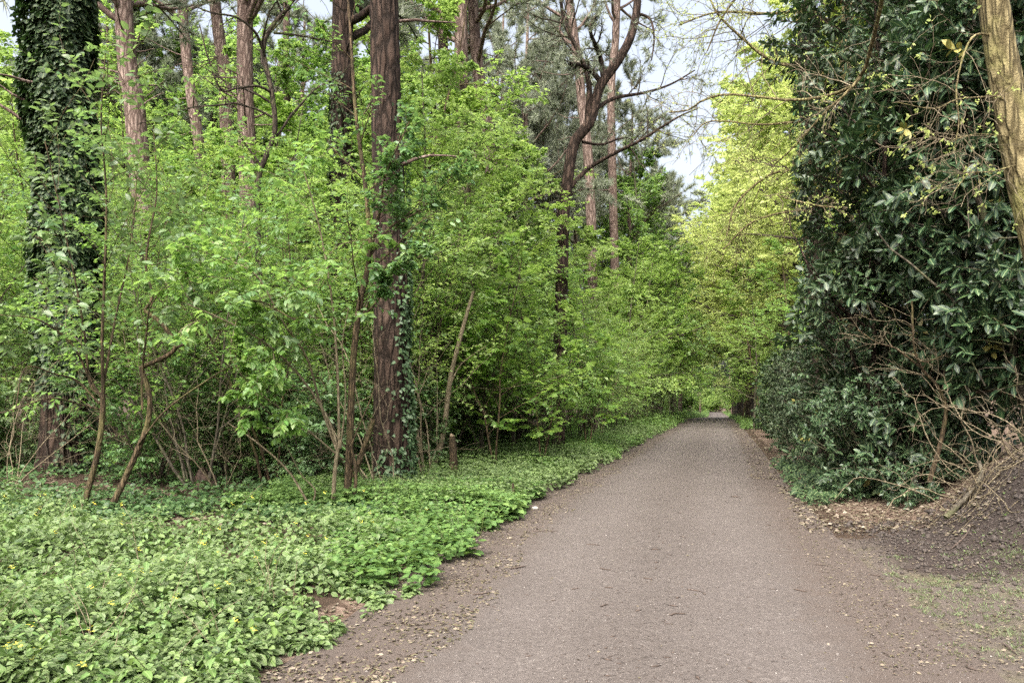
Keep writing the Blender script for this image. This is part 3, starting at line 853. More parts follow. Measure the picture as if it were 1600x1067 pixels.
# dark bent tree behind the front shrubs
D = 16.5
db = at_px(415, D)
root = thing('bent_tree', 'thin dark tree with curved bare forked stems in front of the upright reddish pine', 'tree', db)
lm = limbs(root, db, [
    ([(415, 745, D), (408, 520, D), (402, 300, D), (418, 240, D), (430, 200, D), (424, 140, D), (411, 75, D), (430, 35, D), (455, 5, D), (470, -50, D)], 10, 6),
    ([(411, 78, D), (398, 50, D - .3), (370, 28, D - .6), (330, 20, D - 1), (300, 8, D - 1)], 5, 2),
    ([(425, 145, D), (402, 135, D - .3), (370, 138, D - .6), (345, 140, D - .8), (325, 90, D - 1), (312, 40, D - 1)], 5, 2),
    ([(428, 52, D), (460, 55, D + .3), (500, 62, D + .6), (530, 68, D + .8)], 4, 1.5),
    ([(408, 260, D), (380, 220, D - .2), (362, 190, D - .4)], 4, 2)], 'bark_dark', name='stem')
r = rng_(78)
b, rb, c, rc = twiggery(r, lm, (10, 6), t0=.35, l1=.28, l2=.42, wig=.2)
w = Wood(); w.add(b, np.maximum(rb, .004), 4); w.add(c, np.maximum(rc, .0025), 3)
tag(wood_obj('twigs', w, M['bark_dark'], root, db), kind='stuff')
lv = Lv(); leaf_along(r, lv, c[::3], 5, .05); leaf_obj('foliage', lv, L4, M['leaf_lime'], root, db)

# two elders in front of the ivy wrapped pine
def elder(label, specs, twig_from, per, nl, d, px, seed, lm='leaf_mid', size=.075, bark='bark_elder', group=None, nobj=110, name='elder_shrub', wig=.12, l1=.45, grav=.02, tm=L8):
    b0 = at_px(px, d)
    root = thing(name, label, 'shrub', b0, group=group)
    lm_ = limbs(root, b0, specs, bark, name='stem', ns=9)
    r = rng_(seed)
    b, rb, c, rc = twiggery(r, [lm_[i] for i in twig_from], per, t0=.3, l1=l1, l2=.42, wig=wig, grav=grav)
    w = Wood(); w.add(b, np.maximum(rb * .8, .004), 5); w.add(c, np.maximum(rc * .7, .002), 3)
    tag(wood_obj('twigs', w, M[bark], root, b0), kind='stuff')
    lv = Lv(); leaf_along(r, lv, c, nl, size, droop=.35, tilt=.45)
    lv.p = [p - b0 for p in lv.p]
    if nobj: lv = leaf_objects(root, lv, tm, M[lm], lm + name, nobj, score=-np.linalg.norm(np.concatenate(lv.p) + b0 - np.array([0, 0, CH]), axis=1))
    leaf_obj('foliage', lv, tm, M[lm], root)
    return root, lm_

D = 10.4
elder('elder with upright forked stem standing before the ivy wrapped pine', [
    ([(122, 818, D), (138, 765, D), (152, 710, D), (160, 655, D), (161, 615, D)] , 10, 8),
    ([(161, 615, D), (160, 520, D), (164, 420, D), (166, 300, D), (158, 190, D - .2), (165, 80, D - .3)], 5.5, 1.5),
    ([(160, 617, D), (141, 600, D), (132, 520, D), (120, 450, D), (95, 330, D - .3), (70, 220, D - .5)], 4.5, 1.5),
    ([(158, 620, D), (140, 590, D), (110, 535, D - .2), (60, 500, D - .5), (0, 492, D - .8)], 5, 1.5),
    ([(155, 630, D), (120, 595, D), (88, 585, D - .3), (40, 575, D - .6), (24, 640, D - .8)], 4, 1.5),
    ([(158, 640, D), (125, 632, D - .2), (80, 622, D - .6), (20, 640, D - 1), (-30, 650, D - 1)], 3.5, 1.5),
    ([(162, 600, D), (180, 500, D + .3), (205, 380, D + .6), (215, 260, D + .8)], 4, 1.5)], [1, 2, 3, 6], (8, 5), 8, D, 122, 81, nobj=160, size=.115)
elder('elder with dark snaking stem bent in a zigzag next to the forked elder', [
    ([(158, 824, D), (185, 770, D), (210, 715, D)], 11, 9),
    ([(210, 715, D), (230, 665, D), (234, 620, D), (222, 580, D), (226, 572, D), (262, 555, D), (274, 540, D), (255, 508, D), (226, 485, D)], 9, 6),
    ([(226, 485, D), (238, 462, D), (228, 420, D), (233, 370, D), (245, 300, D + .2), (240, 200, D + .4)], 5, 1.5),
    ([(222, 640, D), (222, 590, D), (228, 530, D - .2), (240, 470, D - .4), (300, 420, D - .6)], 4, 1.5),
    ([(272, 545, D), (300, 530, D), (340, 490, D - .3), (400, 470, D - .6), (460, 500, D - .8)], 5, 1.5),
    ([(212, 700, D), (260, 640, D - .3), (330, 590, D - .7), (380, 560, D - 1)], 4, 1.2)], [2, 3, 4], (9, 6), 8, D, 158, 82, nobj=120, size=.115)
# stem against the cracked pine with a broken fork
D = 10.9
elder('slim elder stem rising against the cracked pine, with cut side branch', [
    ([(541, 808, D), (546, 700, D), (552, 560, D), (563, 470, D), (577, 400, D), (572, 300, D), (556, 180, D), (548, 60, D), (540, -60, D)], 13, 3.5),
    ([(556, 735, D), (572, 690, D - .1), (584, 655, D - .2)], 10, 7),
    ([(577, 400, D), (592, 340, D - .2), (604, 270, D - .4), (640, 190, D - .6)], 5, 1.5),
    ([(560, 500, D), (590, 470, D - .2), (610, 430, D - .5), (665, 395, D - .8)], 4, 1.5),
    ([(577, 402, D), (610, 355, D), (660, 325, D + .3), (730, 250, D + .5)], 4, 1.5),
    ([(552, 745, D), (548, 700, D - .2), (585, 605, D - .3), (590, 528, D - .5)], 3, 1.5),
    ([(552, 790, D - .1), (556, 740, D - .1), (549, 700, D - .1), (548, 690, D - .1)], 6, 4)], [0, 2, 3, 4], (15, 7), 8, D, 541, 83, nobj=120, l1=.2, size=.085)
# hazel sending pale leafed branches to the side
D = 10.7
elder('hazel of thin tan rods with pale drooping leaf sprays reaching towards the elders', [
    ([(519, 812, D), (523, 740, D), (528, 700, D)], 7, 6),
    ([(528, 700, D), (510, 650, D - .1), (470, 590, D - .4), (420, 540, D - .8), (350, 500, D - 1.2), (280, 470, D - 1.4)], 5, 1.5),
    ([(527, 705, D), (500, 630, D), (480, 560, D - .3), (440, 500, D - .7), (400, 430, D - 1), (340, 400, D - 1.2)], 5, 1.5),
    ([(526, 710, D), (490, 680, D - .3), (440, 640, D - .7), (390, 600, D - 1.1), (360, 560, D - 1.3)], 4, 1.2),
    ([(530, 700, D), (528, 600, D), (520, 480, D), (500, 360, D - .2), (470, 250, D - .4)], 5, 1.5),
    ([(532, 700, D), (540, 620, D - .2), (535, 540, D - .4), (545, 480, D - .6)], 3, 1.2),
    ([(485, 792, D - .2), (450, 735, D - .2), (400, 690, D - .3), (355, 660, D - .4)], 4, 1.5),
    ([(487, 790, D - .2), (492, 765, D - .2), (470, 740, D - .3), (445, 690, D - .5)], 3, 1.2)], [1, 2, 3, 4], (11, 7), 10, D, 519, 84, lm='leaf_green', size=.105, bark='bark_tan', nobj=280, name='hazel_shrub', grav=-.02, l1=.3)

# slanting pole and pale stub beyond the cracked pine
D = 16.5; q = at_px(672, D)
root = thing('dead_pole', 'dead tan pole leaning among ivy just past the cracked pine', 'dead stem', q)
limbs(root, q, [([(670, 752, D), (692, 680, D), (704, 590, D), (724, 510, D), (740, 455, D)], 10, 5)], 'bark_tan', name='pole')
limbs(root, q, [([(700, 610, D), (720, 570, D), (760, 540, D)], 3, 1)], 'bark_tan', name='side_shoot')
D = 15.0; q = at_px(709, D)
root = thing('broken_stump', 'short snapped off grey stub standing beside the leaning dead pole', 'stump', q)
wd, c, rad, dist = bark_trunk([q - np.array([0, 0, .1]), q + np.array([-.01, 0, .5]), q + np.array([-.03, 0, .86])], .075, .058, 30, 18, .02, 9)
wood_obj('trunk', wd, M['bark_elder'], root, q)
w = Wood(); w.add(np.array([q + np.array([-.03, 0, .84]), q + np.array([-.035, 0, .86]), q + np.array([-.06, .0, .90])]), np.array([.058, .045, .015]), 9)
wood_obj('broken_end', w, M['cutwood'], root, q)

# ------------------------------------------------------------------ shrubs and young trees of the wood on the left
proto_shrub('sh1', 'understorey_shrub', 101, 6.2, 6, .24, L4, 'leaf_green', .11, 9, bark='bark_dark')
proto_shrub('sh2', 'understorey_shrub', 102, 6.8, 5, .18, L4, 'leaf_mid', .115, 9, bark='bark_elder')
proto_shrub('sh3', 'understorey_shrub', 103, 5.4, 7, .30, L4, 'leaf_green', .105, 9, bark='bark_grey')
proto_shrub('sh4', 'understorey_shrub', 104, 7.6, 4, .14, L4, 'leaf_lime', .11, 10, bark='bark_tan')
proto_shrub('low', 'low_shrub', 105, 2.0, 7, .5, L4, 'leaf_mid', .075, 12, bark='bark_dark', low=.05, rad=.012)
proto_shrub('thk', 'thicket', 119, 4.6, 8, .5, L4, 'leaf_lime', .2, 13, bark='bark_dark', low=.04, rad=.02)
proto_shrub('sap', 'maple_sapling', 106, 5.0, 2, .10, MAPLE, 'leaf_lime', .17, 4, bark='bark_elder', k1=14, k2=5, l1=.34, wid=1.0, flat=.8)
proto_tree('hb', 'hornbeam_tree', 107, 9.0, .075, L4, 'leaf_lime', .125, (23, 8, 6), 8, crown0=.14, bark='bark_grey', l1=.34, flat=.75, up=.0)
proto_tree('hb2', 'hornbeam_tree', 108, 11.0, .09, L4, 'leaf_lime', .12, (23, 8, 6), 8, crown0=.12, bark='bark_elder', l1=.32, flat=.75, up=.0)
proto_tree('big', 'broadleaf_tree', 109, 17.0, .22, L2, 'leaf_green', .2, (26, 9, 7), 11, crown0=.22, bark='bark_grey', l1=.34)
proto_tree('big2', 'broadleaf_tree', 110, 20.0, .26, L2, 'leaf_lime', .2, (26, 9, 7), 10, crown0=.25, bark='bark_dark', l1=.32)
proto_tree('yel', 'beech_tree', 111, 26.0, .36, L2, 'leaf_yellow', .22, (34, 11, 8), 11, crown0=.2, bark='bark_grey', l1=.30, ang=1.15, up=.015, flat=.6)
proto_tree('yel2', 'beech_tree', 112, 23.0, .30, L2, 'leaf_yellow', .22, (32, 11, 8), 10, crown0=.22, bark='bark_dark', l1=.33, ang=1.05, up=.0, flat=.6)
proto_pine('pine', 113, 23, .24, .55, (24, 9, 6))
proto_pine('pine2', 114, 26, .26, .48, (26, 9, 6))

R_ = random.Random(4)
def rrot(): return R_.uniform(0, 6.283)
def sc_(a, b): k = R_.uniform(a, b); return (k * R_.uniform(.92, 1.08), k * R_.uniform(.92, 1.08), k)

G = 'shrubs crowding the wood beside the road'
LB = {'sh1': 'bushy fresh green shrub with horizontal leaf sprays', 'sh2': 'tall mid green shrub with brown stems', 'sh3': 'spreading many stemmed green shrub', 'sh4': 'tall pale lime green shrub with tan stems'}
def shrub(key, px, d, s0=.85, s1=1.15, where=''):
    x = (px - 800) / F * d
    put(key, on_ground(x, d), rrot(), sc_(s0, s1), LB[key] + where, 'shrub', G)
# first row, in front of and beside the two big trunks
W1 = ' between the ivy pine and the cracked pine'
for key, px, d, s in (('sh3', 310, 12.8, .95), ('sh2', 425, 13.8, .95), ('sh1', 490, 15.6, .95), ('sh4', 255, 15.8, .9)):
    shrub(key, px, d, s * .95, s * 1.05, W1)
W2 = ' left of the ivy wrapped pine'
for key, px, d, s in (('sh1', -70, 16.5, 1.05), ('sh3', 15, 17.5, 1.0), ('sh4', -170, 15.0, .9)):
    shrub(key, px, d, s * .95, s * 1.05, W2)
W3 = ' just past the cracked pine'
for key, px, d, s in (('sh4', 668, 15.8, .8), ('sh1', 690, 18.6, 1.0), ('sh4', 636, 18.5, 1.05), ('sh3', 755, 19.5, .9), ('sh1', 575, 17.6, 1.0)):
    shrub(key, px, d, s * .95, s * 1.05, W3)
W4 = ' deeper among the pine trunks'
for row, (d0, d1, step, x0, x1, smin, smax) in enumerate(((18, 21, 190, -150, 560, .95, 1.2), (23, 27, 120, -140, 780, 1.1, 1.35), (30, 36, 95, -140, 850, 1.2, 1.6))):
    px = x0
    while px < x1:
        shrub(R_.choice(['sh1', 'sh2', 'sh3', 'sh4', 'sh1']), px + R_.uniform(-25, 25), R_.uniform(d0, d1), smin, smax, W4)
        px += step
for px, d in ((240, 13.4), (360, 14.2), (455, 14.4), (300, 16.5), (400, 17.5), (20, 15), (-60, 14), (500, 13.6), (660, 17), (735, 21), (700, 20), (800, 24)):
    put('low', on_ground((px - 800) / F * d, d), rrot(), sc_(.8, 1.2), 'low dark leaved shrub on the shaded forest floor', 'shrub', 'low shrubs on the forest floor')
for i in range(26):
    d = R_.uniform(28, 44); px = -120 + i * 41 + R_.uniform(-20, 20)
    if 800 < px: continue
    if (px - 800) / F * d > float(xl(d)) - 3: continue
    put('hb' if i % 3 else 'hb2', on_ground((px - 800) / F * d, d), rrot(), sc_(1.25, 1.75), 'taller light green tree filling the gaps between the pine trunks', 'tree', 'light green trees between the pine trunks')
# maple saplings with big lobed leaves, over the verge
for px, d, s, wh in ((846, 18.5, .8, 'middle one of three behind the verge'), (772, 17.5, .95, 'nearest the cracked pine'), (915, 23.5, .95, 'farthest along, past the crooked pine')):
    put('sap', on_ground((px - 800) / F * d, d), rrot(), s, 'young maple with large bright lobed leaves, ' + wh, 'sapling', 'maple saplings behind the verge')
# hornbeams lining the verge into the distance
Y = 20.5; k = 0
while Y < 62:
    for off in ((2.6, 5.4) if k % 2 else (3.4, 6.6)):
        x = float(xl(Y)) - off - R_.uniform(0, .8)
        put(R_.choice(['hb', 'hb2', 'hb']), on_ground(x, Y + R_.uniform(-.6, .6)), rrot(), sc_(.62 + .004 * Y, .85 + .005 * Y), 'slender green hornbeam leaning over the verge along the pine side', 'tree', 'hornbeams lining the verge on the pine side')
    shrub(R_.choice(['sh1', 'sh3', 'sh4']), 800 + F * (float(xl(Y)) - 2.0) / Y, Y + 1.2, .6, .8, ' at the edge of the verge')
    Y *= 1.095; k += 1
for px, d, s, wh in ((120, 18.5, .72, 'beside the foot of the pink brown pine'), (275, 19.5, .72, 'midway between the pink brown and the upright reddish pines'), (340, 22, .78, 'just before the upright reddish pine'), (455, 18.5, .92, 'past the dark bent tree'), (560, 21, 1.15, 'directly behind the cracked pine'), (655, 17.5, .95, 'just past the cracked pine'), (745, 21, 1.05, 'below the trio of trunks'), (-10, 20, 1.1, 'outermost, beyond the ivy wrapped pine'), (810, 24, 1.0, 'between the trio of trunks and the crooked pine')):
    put('hb' if px % 4 else 'hb2', on_ground((px - 800) / F * d, d), rrot(), sc_(s, s * 1.05), 'airy young hornbeam in fresh leaf ' + wh, 'tree', 'airy hornbeams in front of the pine trunks')
for px, d, s, wh in ((985, 44, 1.15, 'below the crooked pine, first of four along the far verge'), (1010, 50, 1.25, 'second of four along the far verge'), (1032, 56, 1.3, 'third of four along the far verge'), (1050, 62, 1.4, 'last of four along the far verge')):
    put('hb', on_ground((px - 800) / F * d, d), rrot(), s, 'bright hornbeam, ' + wh, 'tree', 'bright hornbeams along the far verge')
# bare dead shrubs: pale twigs among the leaves
for j in range(2):
    r = rng_(150 + j); w, b, c = shrub_wood(r, 3.6, 5, .45, k1=8, k2=6, wig=.16, rad=.013)
    root = thing('bare_shrub', None, None); wood_obj('stem', w, M['bark_tan'], root); PROTO['bare%d' % j] = [root, False]
for i, spot in enumerate(((20, 12.6, .7), (345, 12.6, .75), None, (250, 13.6, .9), (598, 12.2, 1.0), (665, 14.8, .9), (395, 15.4, 1.0), None, None, None)):
    if spot is None: continue
    px, d, s = spot
    put('bare%d' % (i % 2), on_ground((px - 800) / F * d, d), rrot(), s, 'bare tan shrub of dead twigs ' + ('at the outer side of the ivy wrapped pine', 'behind the zigzag elder', 'midway to the cracked pine', 'beside the rotten stump', 'touching the cracked pine', 'past the leaning dead pole', 'deep behind the hazel', 'below the trio of trunks', 'beside the hazel rods', 'between the two elders')[i], 'shrub', 'bare dead shrubs in the wood')
put('pine', on_ground((1062 - 800) / F * 82, 82), 1.0, .95, 'grey green pine closing the gap of sky beside the road', 'tree')
put('pine2', on_ground((1030 - 800) / F * 84, 84), 2.0, .85, 'dense grey green pine next to the gap of sky, past the crooked pine', 'tree')
put('hb', on_ground((1052 - 800) / F * 64, 64), 2.0, 1.5, 'tall lime green tree below the gap of sky beside the road', 'tree')
# broadleaf trees closing the wood behind
for i in range(34):
    d = R_.uniform(36, 80); px = R_.uniform(-150, 960)
    if px > 740 and d < 60: continue
    if (px - 800) / F * d > float(xl(d)) - 6: continue
    put(R_.choice(['big', 'big2', 'big']), on_ground((px - 800) / F * d, d), rrot(), sc_(.9, 1.2) if px < 740 else sc_(.65, .85), 'broadleaf tree in fresh leaf far back in the wood', 'tree', 'broadleaf trees far back in the wood')
for i, (px, d) in enumerate(((820, 45), (850, 56), (890, 58), (1000, 76), (760, 54), (905, 85), (950, 75), (150, 42), (235, 44), (300, 52), (110, 48), (160, 50), (255, 58), (330, 46), (430, 60), (470, 48), (560, 66), (620, 52), (700, 60), (790, 48), (840, 62), (870, 50), (915, 70), (985, 58), (1020, 78), (1050, 92), (1062, 115), (800, 80), (40, 55), (-60, 48))):
    put('pine' if i % 2 else 'pine2', on_ground((px - 800) / F * d, d), rrot(), sc_(.85, 1.05), 'tall grey green pine rising behind the leafy understorey', 'tree', 'tall pines rising behind the understorey')

# ------------------------------------------------------------------ trees across the road and down its far end
for i, (d, off) in enumerate(((38, 6.5), (44, 8.0), (50, 5.0), (58, 4.0), (66, 1.6), (76, 3.5), (88, 1.5), (102, 3.0), (120, 2.0), (60, 10), (80, 10), (42, 11), (70, 6), (95, 7), (72, 2.0), (92, 1.5), (112, 1.0))):
    put('yel' if i % 2 else 'yel2', on_ground(float(xr(d)) + off, d), rrot(), sc_(.95 + .002 * d, 1.1 + .003 * d), 'tall beech in young yellow green leaf beyond the dark laurels', 'tree', 'yellow green beeches beyond the laurels')
for i, d in enumerate((56, 62, 68, 74, 80, 88, 96, 106, 116, 128, 146)):
    put('hb2' if i % 2 else 'big', on_ground(float(xl(d)) - 3.0 - (i % 3), d), rrot(), sc_(.95, 1.15), 'green tree arching over the far bend of the road', 'tree', 'trees arching over the far bend')
for i, d in enumerate((27, 33, 38, 44, 50, 57, 64, 72, 80, 90, 102, 116)):
    put('hb' if i % 2 else 'hb2', on_ground(float(xr(d)) + (2.8 if d < 36 else 1.0) + (i % 3) * .7, d), rrot(), sc_(.75, 1.0), 'green hornbeam drooping over the verge under the yellow beeches', 'tree', 'hornbeams under the yellow beeches')
for i in range(16):
    d = R_.uniform(165, 260); x = float(xc(d)) + R_.uniform(-14, 16)
    if abs(x - float(xc(d))) < 2.5: x += 5
    put('pine' if i % 2 else 'pine2', on_ground(x, d), rrot(), sc_(.9, 1.1), 'distant bare trunked conifer where the road vanishes', 'tree', 'distant conifers at the vanishing point')
for i in range(12):
    x = 52 + i * 3.2; d = 252 + 9 * (i % 3)
    put('thk', on_ground(x, d), rrot(), sc_(1.2, 1.8), 'green thicket at the far end of the road', 'shrub', 'thickets at the far end of the road')
for i in range(7):
    d = R_.uniform(270, 330); x = float(xc(d)) + R_.uniform(-40, 30)
    put('yel', on_ground(x, d), rrot(), sc_(.9, 1.1), 'bright leafed tree glimpsed at the end of the road', 'tree', 'bright trees at the end of the road')
for i in range(16):
    d = R_.uniform(150, 215); x = (1010 + i * 14 - 800) / F * d
    if abs(x - float(xc(d))) < 3.2: continue
    put('big' if i % 2 else 'hb2', on_ground(x, d), rrot(), sc_(.8, 1.1), 'green tree closing the view at the far end of the road', 'tree', 'green trees closing the far end')
for dx in (-1.5, 1.5, 4.0):
    put('thk', on_ground(float(xc(246)) + dx, 246), rrot(), 1.2, 'green thicket at the far end of the road', 'shrub', 'thickets at the far end of the road')
for i in range(44):
    d = R_.uniform(110, 245); x = float(xc(d)) + R_.uniform(-24, 24)
    if abs(x - float(xc(d))) < 3.4: continue
    put('thk', on_ground(x, d), rrot(), sc_(.9, 1.6), 'green thicket at the far end of the road', 'shrub', 'thickets at the far end of the road')

# ------------------------------------------------------------------ the evergreen laurels on the bank
def evergreen(label, base, blobs, seed, nshoot, lsize, stems, tmpl=LAU, mat='leaf_laurel', per=9, name='laurel_bush', nobj=0, shoot=.22, wid=1.0, hole=.36, key='lau', bark='bark_grey'):
    r = rng_(seed); root = thing(name, label, 'shrub', base)
    w = Wood()
    for pts, a0, a1 in stems:
        q = resample([base + np.array(p) for p in pts], 18); q[2:-1] += r.normal(0, .025, (15, 3))
        w.add(q, np.linspace(a0, a1, 18), 8)
    lv = Lv(); tot = sum(b[1][0] * b[1][1] * b[1][2] for b in blobs)
    ends = []
    for c, rad in blobs:
        c = base + np.array(c); rad = np.array(rad)
        n = int(nshoot * rad[0] * rad[1] * rad[2] / tot) + 20
        u = nrm(r.normal(size=(n, 3))); s = r.uniform(.0, 1, n) ** .22
        lump = .78 + .5 * fbm(u[:, 0] * 2.2 + 5 + seed, u[:, 1] * 2.2 + u[:, 2] * 2.6, seed, 3)
        p = c + u * rad * (s * lump)[:, None]
        g = gz(p[:, 0], p[:, 1])
        keep = (p[:, 2] > g + .06) & (vnoise(p[:, 0] * 1.6 + p[:, 1] * .7, p[:, 2] * 1.6 + p[:, 1] * .6, seed + 2) > hole * (.75 + .5 * s))
        p = p[keep]; u = u[keep]; n = len(p)
        d = nrm(u * np.array([1, 1, .6]) + np.array([0, 0, .25]) + r.normal(0, .4, (n, 3)))
        ends.append((p, d, c))
        bi = np.repeat(np.arange(n), per); k = np.tile(np.arange(per), n)
        f = (k / per)[:, None]
        az = k * 2.4 + np.repeat(r.uniform(0, 6.28, n), per)
        dd = d[bi]; e1 = nrm(np.cross(dd, np.array([.3, .2, 1.]))); e2 = np.cross(dd, e1)
        rdl = np.cos(az)[:, None] * e1 + np.sin(az)[:, None] * e2
        a = dd * (.25 + .6 * f) + rdl * (1 - .4 * f) + np.array([0, 0, -.26]) + r.normal(0, .2, (n * per, 3))
        nn = dd * .5 + np.array([0, 0, .7]) + r.normal(0, .3, (n * per, 3))
        rn = np.clip(np.repeat(r.beta(2, 3, n), per) + .12 * r.normal(size=n * per) + .12 * (k == per - 1), 0, 1)
        rn = np.where(np.repeat(r.uniform(0, 1, n), per) < .035, np.clip(rn + .45, 0, 1), np.minimum(rn, .92))
        lv.add(p[bi] + dd * shoot * (f - .5), a, nn, lsize * r.uniform(.65, 1.2, n * per), rn)
        # the woody shoot under each rosette
        m = r.uniform(0, 1, n) < .5
        q = np.stack([p[m] - d[m] * shoot * 2.2 - np.array([0, 0, .08]), p[m] - d[m] * shoot * .8, p[m] + d[m] * shoot * .4], 1)
        w.add(q, np.tile(np.array([.008, .006, .003]) * lsize / .13, (m.sum(), 1)), 3)
    # limbs from the main stems into the crown
    for (pts, a0, a1) in stems:
        q = resample([base + np.array(p) for p in pts], 12)
        b, rb, Lb = children(r, q[None], np.linspace(a0, a1, 12)[None], np.array([np.linalg.norm(q[-1] - q[0])]), 9, .15, 1, .8, .34, .5, 8, .16, .03)
        w.add(b, np.maximum(rb, .008), 5)
    wood_obj('trunk', w, M[bark], root, base)
    lv.p = [p - base for p in lv.p]
    if nobj:
        pp = np.concatenate(lv.p) + base
        on = (np.abs(pp[:, 0] / pp[:, 1]) < .63) & (pp[:, 2] < CH + .49 * pp[:, 1])
        lv = leaf_objects(root, lv, tmpl, M[mat], key, nobj, wid, score=-np.linalg.norm(pp - np.array([0, 0, CH]), axis=1) - 50 * (~on))
    leaf_obj('foliage', lv, tmpl, M[mat], root, ORIG, wid)
    return root

def gl(x, y): return on_ground(x, y)
evergreen('big leaved dark laurel on the bank nearest the leaning oak', gl(6.9, 10.6), [((0, .3, 3.0), (1.5, 1.4, 2.3)), ((.3, .2, 5.6), (1.7, 1.5, 2.6)), ((-.9, .8, 4.2), (1.1, 1.2, 1.8)), ((.2, -.3, 1.2), (1.2, 1.0, .9)), ((1.3, -.2, 3.4), (1.3, 1.3, 2.6)), ((.6, .4, 8.3), (1.8, 1.6, 1.8))], 201, 3400, .185,
          [([(0, 0, -.1), (-.2, .2, 2), (-.6, .4, 4.2), (-.5, .3, 6.6)], .07, .02), ([(.15, .1, -.1), (.4, .2, 2.4), (.5, .3, 5), (.7, .3, 7.6)], .06, .02)], nobj=300)
evergreen('tall dark laurel with an open hollow showing its reddish stem', gl(6.5, 13.4), [((-.2, 0, 2.6), (1.5, 1.5, 2.0)), ((-.3, .2, 5.0), (1.3, 1.4, 1.7)), ((-.1, .3, 8.0), (1.7, 1.6, 2.2)), ((1.0, .2, 6.6), (1.2, 1.2, 2.2)), ((.9, .2, 3.2), (1.3, 1.2, 2.6)), ((-.5, -.2, .9), (1.2, 1.2, .9))], 202, 3600, .165,
          [([(.3, -.5, -.1), (.5, -.6, 2.2), (.75, -.8, 4.2), (.35, -.8, 6.2), (.1, -.6, 9)], .09, .04), ([(-.3, 0, -.1), (-.4, .1, 2.6), (-.2, .1, 5.4), (-.3, .2, 8.4)], .08, .02)], bark='bark_pine', nobj=200, key='lau2')
evergreen('tall dark laurel at the back, its top overhanging the road', gl(8.7, 17.0), [((-.6, 0, 3.4), (1.7, 1.7, 2.6)), ((-.7, 0, 7.2), (1.9, 1.8, 2.6)), ((-.4, 0, 10.6), (2.0, 1.9, 2.2)), ((.9, .2, 5.5), (1.7, 1.6, 4.0)), ((-1.0, -.4, 1.2), (1.3, 1.3, 1.1))], 203, 3600, .155,
          [([(0, 0, -.1), (-.1, 0, 3), (-.3, .1, 6), (-.2, 0, 11)], .14, .05)], nobj=0)
evergreen('dark laurel wall behind the leaning oak', gl(9.6, 12.6), [((0, 0, 2.6), (2.0, 1.6, 2.6)), ((.2, .2, 6.0), (2.1, 1.7, 3.0)), ((0, .2, 9.0), (2, 1.7, 2.0))], 204, 2200, .17, [([(0, 0, -.1), (.1, 0, 3), (.1, .1, 8)], .09, .03)], hole=.30)
evergreen('dark laurel filling the back of the thicket', gl(9.8, 16.8), [((0, 0, 3), (2.2, 1.8, 3.0)), ((0, .2, 8), (2.3, 1.9, 3.6))], 205, 2000, .17, [([(0, 0, -.1), (.1, 0, 3), (.1, .1, 9)], .1, .03)], hole=.28)
HOL = dict(tmpl=L4, mat='leaf_laurel', per=10, name='holly_bush', shoot=.16, key='hol')
evergreen('dense dark evergreen bush at the foot of the tall laurel, touching the leaf litter', gl(6.3, 13.0), [((-.5, -.3, .8), (1.1, .9, .95)), ((.3, -.5, .7), (.9, .8, .9)), ((-.6, .3, 1.9), (1.1, 1.0, 1.1))], 206, 1500, .085, [([(0, 0, -.1), (-.2, 0, .8), (-.3, 0, 1.8)], .04, .012)], wid=1.1, **HOL)
evergreen('small glossy bush with upright shoots at the corner of the leaf litter', gl(5.9, 11.7), [((0, 0, .42), (.42, .4, .5)), ((.35, .15, .3), (.35, .35, .4))], 207, 420, .07, [([(0, 0, -.05), (0, 0, .5)], .015, .006)], **HOL)
for i, (x, y, H) in enumerate(((7.2, 17.6, 3.3), (8.1, 20.5, 3.4), (9.1, 24, 3.6), (10.3, 28.5, 3.6), (11.7, 34, 3.8), (13.2, 39, 3.8))):
    lab = ['dark ivy covered bush beside the laurel, its foliage down to the roadside', 'second dark bush along the roadside, behind the ivy covered bush', 'third dark bush along the roadside, under the green hornbeams', 'fourth dark roadside bush, partly in the shade of the beeches', 'fifth roadside bush, small in the distance', 'last roadside bush before the far bend'][i]
    evergreen(lab, gl(x, y), [((-.2, 0, H * .25), (1.15, 1.4, H * .27)), ((0, .1, H * .6), (1.2, 1.5, H * .38)), ((.9, .2, H * .55), (1.2, 1.5, H * .5))], 210 + i, 1500 - 120 * i, .085 + .012 * i, [([(.2, 0, -.1), (.1, 0, H * .5), (.1, 0, H * .9)], .06, .02)], tmpl=L4, mat='leaf_ivy', per=10, name='ivy_bush', shoot=.18, wid=1.25, hole=.3, key='ivb')
# the ivy clad trunk showing above the roadside bushes
D = 19.5; q = at_px(1290, D)
root = thing('ivy_clad_tree', 'mossy dark trunk showing above the roadside bushes at the edge of the laurels', 'tree', q)
wd, c, rad, dist = bark_trunk([q - np.array([0, 0, .1]), P(1287, 560, D), P(1276, 440, D), P(1268, 300, D), P(1262, 100, D), P(1258, -100, D)], .30, .2, 80, 24, .03, 61)
wood_obj('trunk', wd, M['bark_dark'], root, q)
lv = Lv(); ivy_on(lv, c, rad, 62, 2600, .10, lambda z: .12 + 0 * z, span=(.35, 1), gaps=.4)
leaf_obj('ivy', lv, L4, M['leaf_ivy_light'], root, q, wid=1.4)

